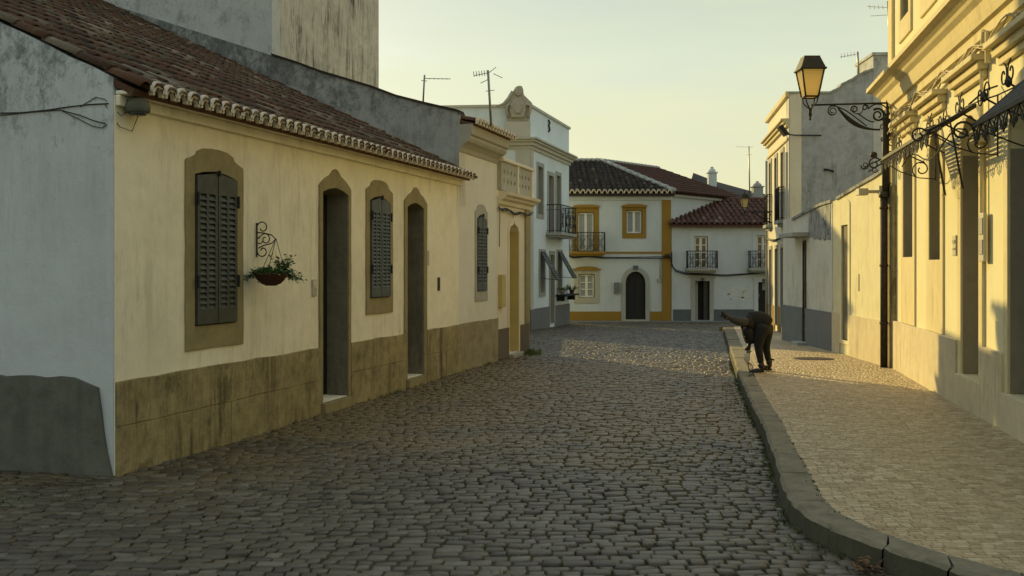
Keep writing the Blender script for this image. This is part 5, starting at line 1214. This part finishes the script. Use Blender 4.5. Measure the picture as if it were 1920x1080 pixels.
t = thing('floodlight', 'small square floodlight on an arm at the tall blotched house corner', 'floodlight', P4.p(.1, 5.6, 0))
q0 = ray(1468, 245, 27.5); m = MB(); m.tube([G4.p(.9, G4.Z(1500, 254), .02), G4.p(.15, G4.Z(1500, 254), .08), (q0.x + .1, q0.y, q0.z - .1)], .018, 6); m.build('arm', 'iron', t)
m = MB(); d1 = Vector((-.10, 0, .13)); d2 = Vector((.05, 0, .035)); d3 = Vector((0, .12, 0)); b0 = q0; m.hexa([b0 - d1 - d2 - d3, b0 + d1 - d2 - d3, b0 + d1 - d2 + d3, b0 - d1 - d2 + d3, b0 - d1 + d2 - d3, b0 + d1 + d2 - d3, b0 + d1 + d2 + d3, b0 - d1 + d2 + d3]); m.build('lamp_head', 'iron', t, bevel=.01)
m = MB(); zz = G4.Z(1500, 318); m.tube([G4.p(G4.S(1545), zz, .02), G4.p(G4.S(1552), zz - .02, .1), G4.p(G4.S(1562), zz - .06, .06)], .03, 6); tag(m.build('wall_hook', 'rust'), 'small rusty hook sticking out of the middle of the blotched gable wall', 'hook')
antenna('television_aerial', 'rusty aerial rising from the broken slope of the blotched gable', ray(1610, 145, 27.9), ray(1608, 97, 27.9), [(ray(1575, 107, 27.9), ray(1609, 101, 27.9)), (ray(1605, 118, 27.9), ray(1611, 118, 27.9))] + [(ray(u, 105 - (u - 1575) * .15 - 4, 27.9), ray(u + 1, 105 - (u - 1575) * .15 + 4, 27.9)) for u in (1577, 1583, 1589, 1595, 1601)], rad=.028)
antenna('television_aerial', 'aerial partly hidden behind the golden building at the top edge', ray(1668, 100, 30), ray(1664, 2, 30), [(ray(1626, 12, 30), ray(1664, 14, 30)), (ray(1632, 30, 30), ray(1664, 28, 30))] + [(ray(u, 9, 30), ray(u + 2, 17, 30)) for u in (1630, 1638, 1646, 1654)], rad=.02)
# ================================================================ THE PERSON BENDING OVER ON THE KERB SIDE
def skin(name, nodes, edges, mats, parent=None, sub=2, root=0, smooth=True):
    """nodes: list of (x, y, z, r) or (x, y, z, rx, ry); grows one continuous surface"""
    me = bpy.data.meshes.new(name); me.from_pydata([n[:3] for n in nodes], edges, []); o = bpy.data.objects.new(name, me)
    me.materials.append(M[mats]); link(o, parent)
    md = o.modifiers.new('skin', 'SKIN'); md.use_smooth_shade = True
    if not me.skin_vertices: 
        bpy.context.view_layer.update()
    for i, n in enumerate(nodes):
        sv = me.skin_vertices[0].data[i]; sv.radius = (n[3], n[4] if len(n) > 4 else n[3]); sv.use_root = (i == root)
    sb = o.modifiers.new('sub', 'SUBSURF'); sb.levels = sub; sb.render_levels = sub
    return o
PY = 16.6
def W(u, v, dy=0.): return ((u - 960) / 112.5, PY + dy, CAMZ - (v - 500) / 112.5)
def chain(nodes, edges, pts, start=None):
    prev = start
    for p in pts:
        nodes.append(p); k = len(nodes) - 1
        if prev is not None: edges.append((prev, k))
        prev = k
    return prev
def N(u, v, dy, r, r2=None): x, y, z = W(u, v, dy); return (x, y, z, r) if r2 is None else (x, y, z, r, r2)
def hand(nodes, edges, wrist, direction, side, curl, n_from, k_=1.):
    """palm and five fingers, each its own thin chain"""
    d = Vector(direction).normalized(); s = Vector(side).normalized(); n = d.cross(s).normalized(); w = Vector(wrist)
    pl_ = chain(nodes, edges, [(*(w + d * .045), .022 * k_, .034 * k_)], n_from); pm = chain(nodes, edges, [(*(w + d * .08), .016 * k_, .036 * k_)], pl_)
    for k, (off, L) in enumerate(((-.030, .065), (-.010, .075), (.010, .070), (.030, .055))):
        b = w + d * .09 + s * off; ang = curl * (1 + .12 * k)
        p1 = b + d * L * .45 + n * L * .1 * ang; p2 = p1 + (d * math.cos(ang) + n * math.sin(ang)) * L * .35; p3 = p2 + (d * math.cos(ang * 1.8) + n * math.sin(ang * 1.8)) * L * .28
        chain(nodes, edges, [(*b, .010 * k_), (*p1, .0095 * k_), (*p2, .0085 * k_), (*p3, .007 * k_)], pm)
    b = w + d * .04 - s * .035; chain(nodes, edges, [(*b, .012 * k_), (*(b - s * .03 + d * .03), .010 * k_), (*(b - s * .035 + d * .06 + n * .01), .008 * k_)], pl_)
nodes, edges = [], []
nodes.append(N(1433, 608, 0, .07))                                   # pelvis = root
ch = chain(nodes, edges, [N(1420, 603, 0, .07), N(1408, 603, 0, .09), N(1399, 607, 0, .08)], 0)
nk = chain(nodes, edges, [N(1399, 613, -.01, .05)], ch)
hd_ = chain(nodes, edges, [N(1401, 620, -.02, .085), N(1404, 630, -.03, .085), N(1406, 638, -.03, .055)], nk)
chain(nodes, edges, [N(1396, 630, -.05, .016), N(1393, 631, -.055, .012)], hd_ - 1)   # nose
armA = [N(1397, 603, -.14, .040), N(1379, 600, -.24, .035), N(1362, 595, -.28, .028)]
eA = chain(nodes, edges, armA, ch)
hand(nodes, edges, W(1360, 594, -.28), (-1, -.1, .38), (0, .7, .5), .5, eA)
armB = [N(1402, 609, .12, .040), N(1403, 628, .15, .034), N(1406, 646, .05, .026)]
eB = chain(nodes, edges, armB, ch)
hand(nodes, edges, W(1406, 647, .04), (-.2, -.2, -1), (.8, .4, 0), 1.0, eB)
for dy, pts in ((-.10, [(1424, 616, .085), (1419, 648, .058), (1424, 684, .040), (1423, 692, .045), (1411, 695, .030)]), (.12, [(1441, 616, .085), (1439, 650, .058), (1445, 682, .040), (1444, 690, .045), (1435, 691, .03)])):
    chain(nodes, edges, [N(u, v, dy, r_) for u, v, r_ in pts], 0)
pers = skin('person', nodes, edges, 'skin', None, 2)
tag(pers, 'person in black bent double on the kerb, one arm stretched out, the other hanging down', 'person')
# clothing over the same joints
nodes, edges = [], []; nodes.append(N(1439, 614, 0, .15, .18)); ch = chain(nodes, edges, [N(1432, 604, 0, .15, .18), N(1421, 599, 0, .13, .17), N(1409, 601, 0, .13, .17), N(1401, 605, 0, .115, .15)], 0)
chain(nodes, edges, [N(1399, 613, -.01, .075)], ch)

chain(nodes, edges, [N(1398, 603, -.15, .072), N(1390, 602, -.20, .068)], ch)
chain(nodes, edges, [N(1402, 610, .11, .085), N(1403, 628, .15, .072), N(1406, 645, .05, .055)], ch)
skin('coat', nodes, edges, 'coat', pers, 2)
nodes, edges = [], []; e_ = chain(nodes, edges, [N(1397, 603, -.15, .085), N(1388, 602, -.20, .082), N(1379, 600.5, -.24, .074), N(1369, 598, -.27, .062), N(1361, 595, -.28, .052)]); skin('sleeve', nodes, edges, 'sleeve', pers, 2)
nodes, edges = [], []; chain(nodes, edges, [N(1394, 606, -.20, .035), N(1382, 607, -.24, .030), N(1371, 605, -.26, .018)]); skin('coat_fold', nodes, edges, 'sleeve', pers, 2)
nodes, edges = [], []; nodes.append(N(1433, 608, 0, .14, .16))
for dy, pts in ((-.10, [(1425, 618, .125), (1421, 634, .105), (1419, 650, .072), (1423, 672, .060), (1424, 683, .056)]), (.12, [(1441, 618, .125), (1441, 634, .10), (1439, 650, .072), (1443, 670, .058), (1445, 680, .054)])):
    chain(nodes, edges, [N(u, v, dy, r_) for u, v, r_ in pts], 0)
skin('trousers', nodes, edges, 'trouser', pers, 2)
for dy, pts in ((-.10, [(1424, 676, .068), (1425, 688, .060), (1425, 692.5, .050), (1417, 693.5, .042), (1409, 694.5, .034), (1404, 695, .024)]), (.12, [(1445, 672, .062), (1446, 684, .054), (1446, 689, .048), (1440, 690, .040), (1434, 691, .032), (1430, 691.5, .022)])):
    nodes, edges = [], []; chain(nodes, edges, [N(u, v, dy, r_) for u, v, r_ in pts]); b = skin('boot', nodes, edges, 'leather', pers, 2)
    m = MB(); x0 = W(pts[-1][0] - 1, 690, 0)[0]; x1 = W(pts[2][0] + 4, 690, 0)[0]; zf = .153 + (.0 if dy < 0 else .005); m.bx(x0, x1, PY + dy - .045, PY + dy + .045, zf, zf + .022); m.bx(x1 - .07, x1, PY + dy - .04, PY + dy + .04, zf, zf + .035); m.build('boot_sole', 'leather', pers)
nodes, edges = [], []; chain(nodes, edges, [N(1401, 611, -.01, .09), N(1403, 619, -.02, .118), N(1406, 629, -.01, .118), N(1409, 639, -.02, .09), N(1411, 645, -.02, .05)]); skin('hair', nodes, edges, 'hair', pers, 2)
nodes, edges = [], []; w0 = W(1361, 595, -.28); chain(nodes, edges, [(*w0, .050), (w0[0] - .05, w0[1], w0[2] + .02, .045), (w0[0] - .09, w0[1] - .01, w0[2] + .05, .042, .048), (w0[0] - .115, w0[1] - .01, w0[2] + .10, .030, .04), (w0[0] - .122, w0[1] - .01, w0[2] + .135, .015)])
skin('glove', nodes, edges, 'leather', pers, 2)
for wr, dr_, sd_, cu in ((W(1360, 594, -.28), (-1, -.1, .38), (0, .7, .5), .5), (W(1406, 647, .04), (-.2, -.2, -1), (.8, .4, 0), 1.0)):
    nodes, edges = [], []; e_ = chain(nodes, edges, [(*(Vector(wr) - Vector(dr_) * .03), .038), (*wr, .034)]); hand(nodes, edges, wr, dr_, sd_, cu, e_, 1.45); skin('glove', nodes, edges, 'leather', pers, 2)
# what the hanging hand holds
hb_ = thing('bag_and_stick', 'pale bag and black crooked folding stick held down onto the kerb by the bent person', 'bag', W(1404, 712, -1.0)[:2] + (.16,))
kx = lambda u, v, dy=.0: Vector(W(u, v, dy))
m = MB(); m.tube([kx(1407, 656, .02), kx(1404, 660, .01), kx(1401, 667, 0), kx(1400, 673, 0), kx(1402, 680, 0), kx(1404, 684, 0)], [.012, .035, .052, .052, .030, .006], 10); m.build('bag', 'bag', hb_)
m = MB()
def bez(ps, n=10):
    out = []
    for i in range(n + 1):
        t = i / n; q = [Vector(p) for p in ps]
        while len(q) > 1: q = [a.lerp(b, t) for a, b in zip(q, q[1:])]
        out.append(q[0])
    return out
ft = Vector(((1403 - 960) / F * 15.75, 15.75, .17))
m.tube(bez([kx(1402, 679), kx(1400, 690, -.1), kx(1397, 700, -.5), ft]), .008, 6); m.tube([kx(1404, 655), kx(1405.5, 668), kx(1404, 682)], .005, 5)
m.tube(bez([kx(1402, 682), kx(1410, 681), kx(1411, 685), kx(1409, 695, -.05)]), .009, 6); m.tube(bez([kx(1402, 690, -.1), kx(1402, 698, -.4), kx(1410, 702, -.5), ft + Vector((.03, 0, .0))]), .007, 6)
m.tube([kx(1402, 692, -.2), kx(1406, 699, -.4), ft + Vector((.05, .02, .02))], .006, 5)
m.build('crooked_stick', 'iron', hb_)
m = MB(); m.tube([kx(1445, 674, .1), kx(1450, 675, .1), kx(1455, 676, .1)], [.008, .018, .012], 6); m.build('heel_strap', 'leather', pers)

# ================================================================ RIGHT: LANTERN ON ITS SCROLL BRACKET
YL = 17.3
def lantern(name, label, cx, y, zt, s):
    """four-sided tapering lantern; s = height of the glass"""
    t = thing(name, label, 'lantern', (cx, y, zt - 1.6 * s))
    def ring(h, z): return [(cx - h, y - h, z), (cx + h, y - h, z), (cx + h, y + h, z), (cx - h, y + h, z)]
    g1, g0 = ring(.42 * s, zt - .50 * s), ring(.245 * s, zt - 1.53 * s)
    m = MB(); m.hexa([*ring(.238 * s, zt - 1.52 * s), *ring(.41 * s, zt - .50 * s)]); m.build('glass', 'frost', t)
    m = MB()
    for a, b in zip(g0, g1): m.tube([a, b], .022 * s / .62, 5)
    for rg in (g0, g1): 
        for i in range(4): m.tube([rg[i], rg[(i + 1) % 4]], .022 * s / .62, 5)
    m.build('frame', 'iron', t)
    m = MB(); rings = [ring(.50 * s, zt - .52 * s), ring(.50 * s, zt - .47 * s), ring(.46 * s, zt - .45 * s), ring(.30 * s, zt - .03 * s), ring(.30 * s, zt)]
    for a, b in zip(rings, rings[1:]): m.add([*a, *b], [(i, (i + 1) % 4, 4 + (i + 1) % 4, 4 + i) for i in range(4)])
    m.add(rings[-1], [(0, 1, 2, 3)]); m.add(rings[0], [(3, 2, 1, 0)]); m.build('hood', 'iron', t, bevel=.008)
    m = MB()
    for a in g0: m.tube([a, ((a[0] - cx) * .8 + cx, (a[1] - y) * .8 + y, zt - 1.75 * s), ((a[0] - cx) * .12 + cx, (a[1] - y) * .12 + y, zt - 1.98 * s)], .016 * s / .62, 5)
    m.lathe((cx, y, zt - 2.42 * s), [(.01, 0), (.05 * s, .05 * s), (.03 * s, .1 * s), (.075 * s, .2 * s), (.055 * s, .32 * s), (.085 * s, .42 * s), (.04 * s, .46 * s)], 10); m.build('cradle', 'iron', t)
    return t
xl = (1519 - 960) / F * YL; zlt = CAMZ - (107 - HZ) / F * YL
s_ = .455
lantern('street_lantern', 'large black framed lantern with golden frosted glass on the nearest scroll bracket', xl, YL, zlt, s_)
br = thing('lantern_bracket', 'long wrought-iron scroll bracket carrying the large street lantern from the pole', 'bracket', (6.5, YL, 4))
def BL(u, v): return ((u - 960) / F * YL, YL, CAMZ - (v - HZ) / F * YL)
def bc(us, n=12): return bez([BL(*q) for q in us], n)
m = MB(); m.tube([BL(1521, 197), BL(1664, 193)], .017, 7); m.tube(bc([(1664, 193), (1675, 197), (1673, 230), (1665, 243)]), .014, 6); m.build('top_bar', 'iron', br)
def spB(c, r0, r1, a0, t, rad=.016, n=26): # pixels
    m.tube([BL(c[0] + (r0 + (r1 - r0) * i / n) * math.cos(R(a0) + t * 2 * math.pi * i / n), c[1] - (r0 + (r1 - r0) * i / n) * math.sin(R(a0) + t * 2 * math.pi * i / n)) for i in range(n + 1)], [rad * (1 - .4 * i / n) for i in range(n + 1)], 6)
m = MB(); spB((1561, 208), 10, 3, 60, 1.7, .014); spB((1602, 205), 7, 2, 200, -1.3); spB((1622, 202), 6, 2, -20, 1.2); spB((1646, 216), 13, 4, 130, -1.6, .022)
m.tube(bc([(1566, 199), (1590, 206), (1600, 218), (1625, 236)]), .012, 6); m.tube(bc([(1570, 201), (1590, 225), (1610, 244), (1650, 243)]), [.016, .02, .026, .034, .04, .04, .04, .036, .03, .026, .02, .018, .016], 7)
m.tube(bc([(1594, 206), (1606, 216), (1616, 218), (1618, 202)]), .010, 6); m.tube(bc([(1628, 204), (1640, 190), (1662, 192), (1668, 215)]), .012, 6); m.tube(bc([(1608, 212), (1625, 225), (1632, 230), (1640, 228)]), .012, 6)
m.tube(bc([(1646, 203), (1660, 206), (1668, 222), (1655, 240)]), .014, 6)
m.build('scrollwork', 'iron', br)
m = MB(); x, y, z = BL(1664, 200); m.tube([(x, YL, 3.15), (x, YL, BL(0, 188)[2])], [.035, .024], 8)
for zz in (3.3, 3.75, 4.15, 4.35): m.lathe((x, YL, zz), [(.03, 0), (.06, .03), (.06, .05), (.03, .09)], 10)
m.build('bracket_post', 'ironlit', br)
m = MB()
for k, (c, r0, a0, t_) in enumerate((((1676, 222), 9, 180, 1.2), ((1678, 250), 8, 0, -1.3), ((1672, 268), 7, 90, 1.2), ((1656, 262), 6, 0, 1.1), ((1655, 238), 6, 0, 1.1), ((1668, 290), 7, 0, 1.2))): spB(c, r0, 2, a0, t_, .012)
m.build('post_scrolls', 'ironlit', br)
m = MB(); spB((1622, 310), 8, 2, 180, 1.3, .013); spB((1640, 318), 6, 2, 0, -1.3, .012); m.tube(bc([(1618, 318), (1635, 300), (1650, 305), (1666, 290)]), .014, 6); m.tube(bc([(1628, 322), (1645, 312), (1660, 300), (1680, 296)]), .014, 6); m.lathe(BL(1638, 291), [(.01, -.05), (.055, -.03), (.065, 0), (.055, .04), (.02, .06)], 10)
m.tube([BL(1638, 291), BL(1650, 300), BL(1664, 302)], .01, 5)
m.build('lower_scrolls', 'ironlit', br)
# far lantern
xf = (1396 - 960) / F * 29.5; zf = CAMZ - (364 - HZ) / F * 29.5
lantern('street_lantern', 'small distant street lantern hanging before the red tiled roof', xf, 29.5, zf, .26)
fb = thing('lantern_bracket', 'thin curved iron bracket carrying the small distant lantern from the tall house', 'bracket', (8.0, 29.5, 3))
c_ = lambda u, v: ((u - 960) / F * 29.5, 29.5, CAMZ - (v - HZ) / F * 29.5)
m = MB(); m.tube([c_(1397, 397), c_(1448, 397)], .018, 5); m.build('arm', 'iron', fb)
m = MB(); m.tube([c_(1410, 397), c_(1425, 406), c_(1440, 415), c_(1448, 418)], .018, 5); m.tube([Vector(c_(1440, 404)) + Vector((.09 * math.cos(a * .6), 0, .09 * math.sin(a * .6))) for a in range(10)], .012, 5); m.tube([c_(1396, 364), c_(1396, 358)], .012, 5); m.build('brace', 'iron', fb)
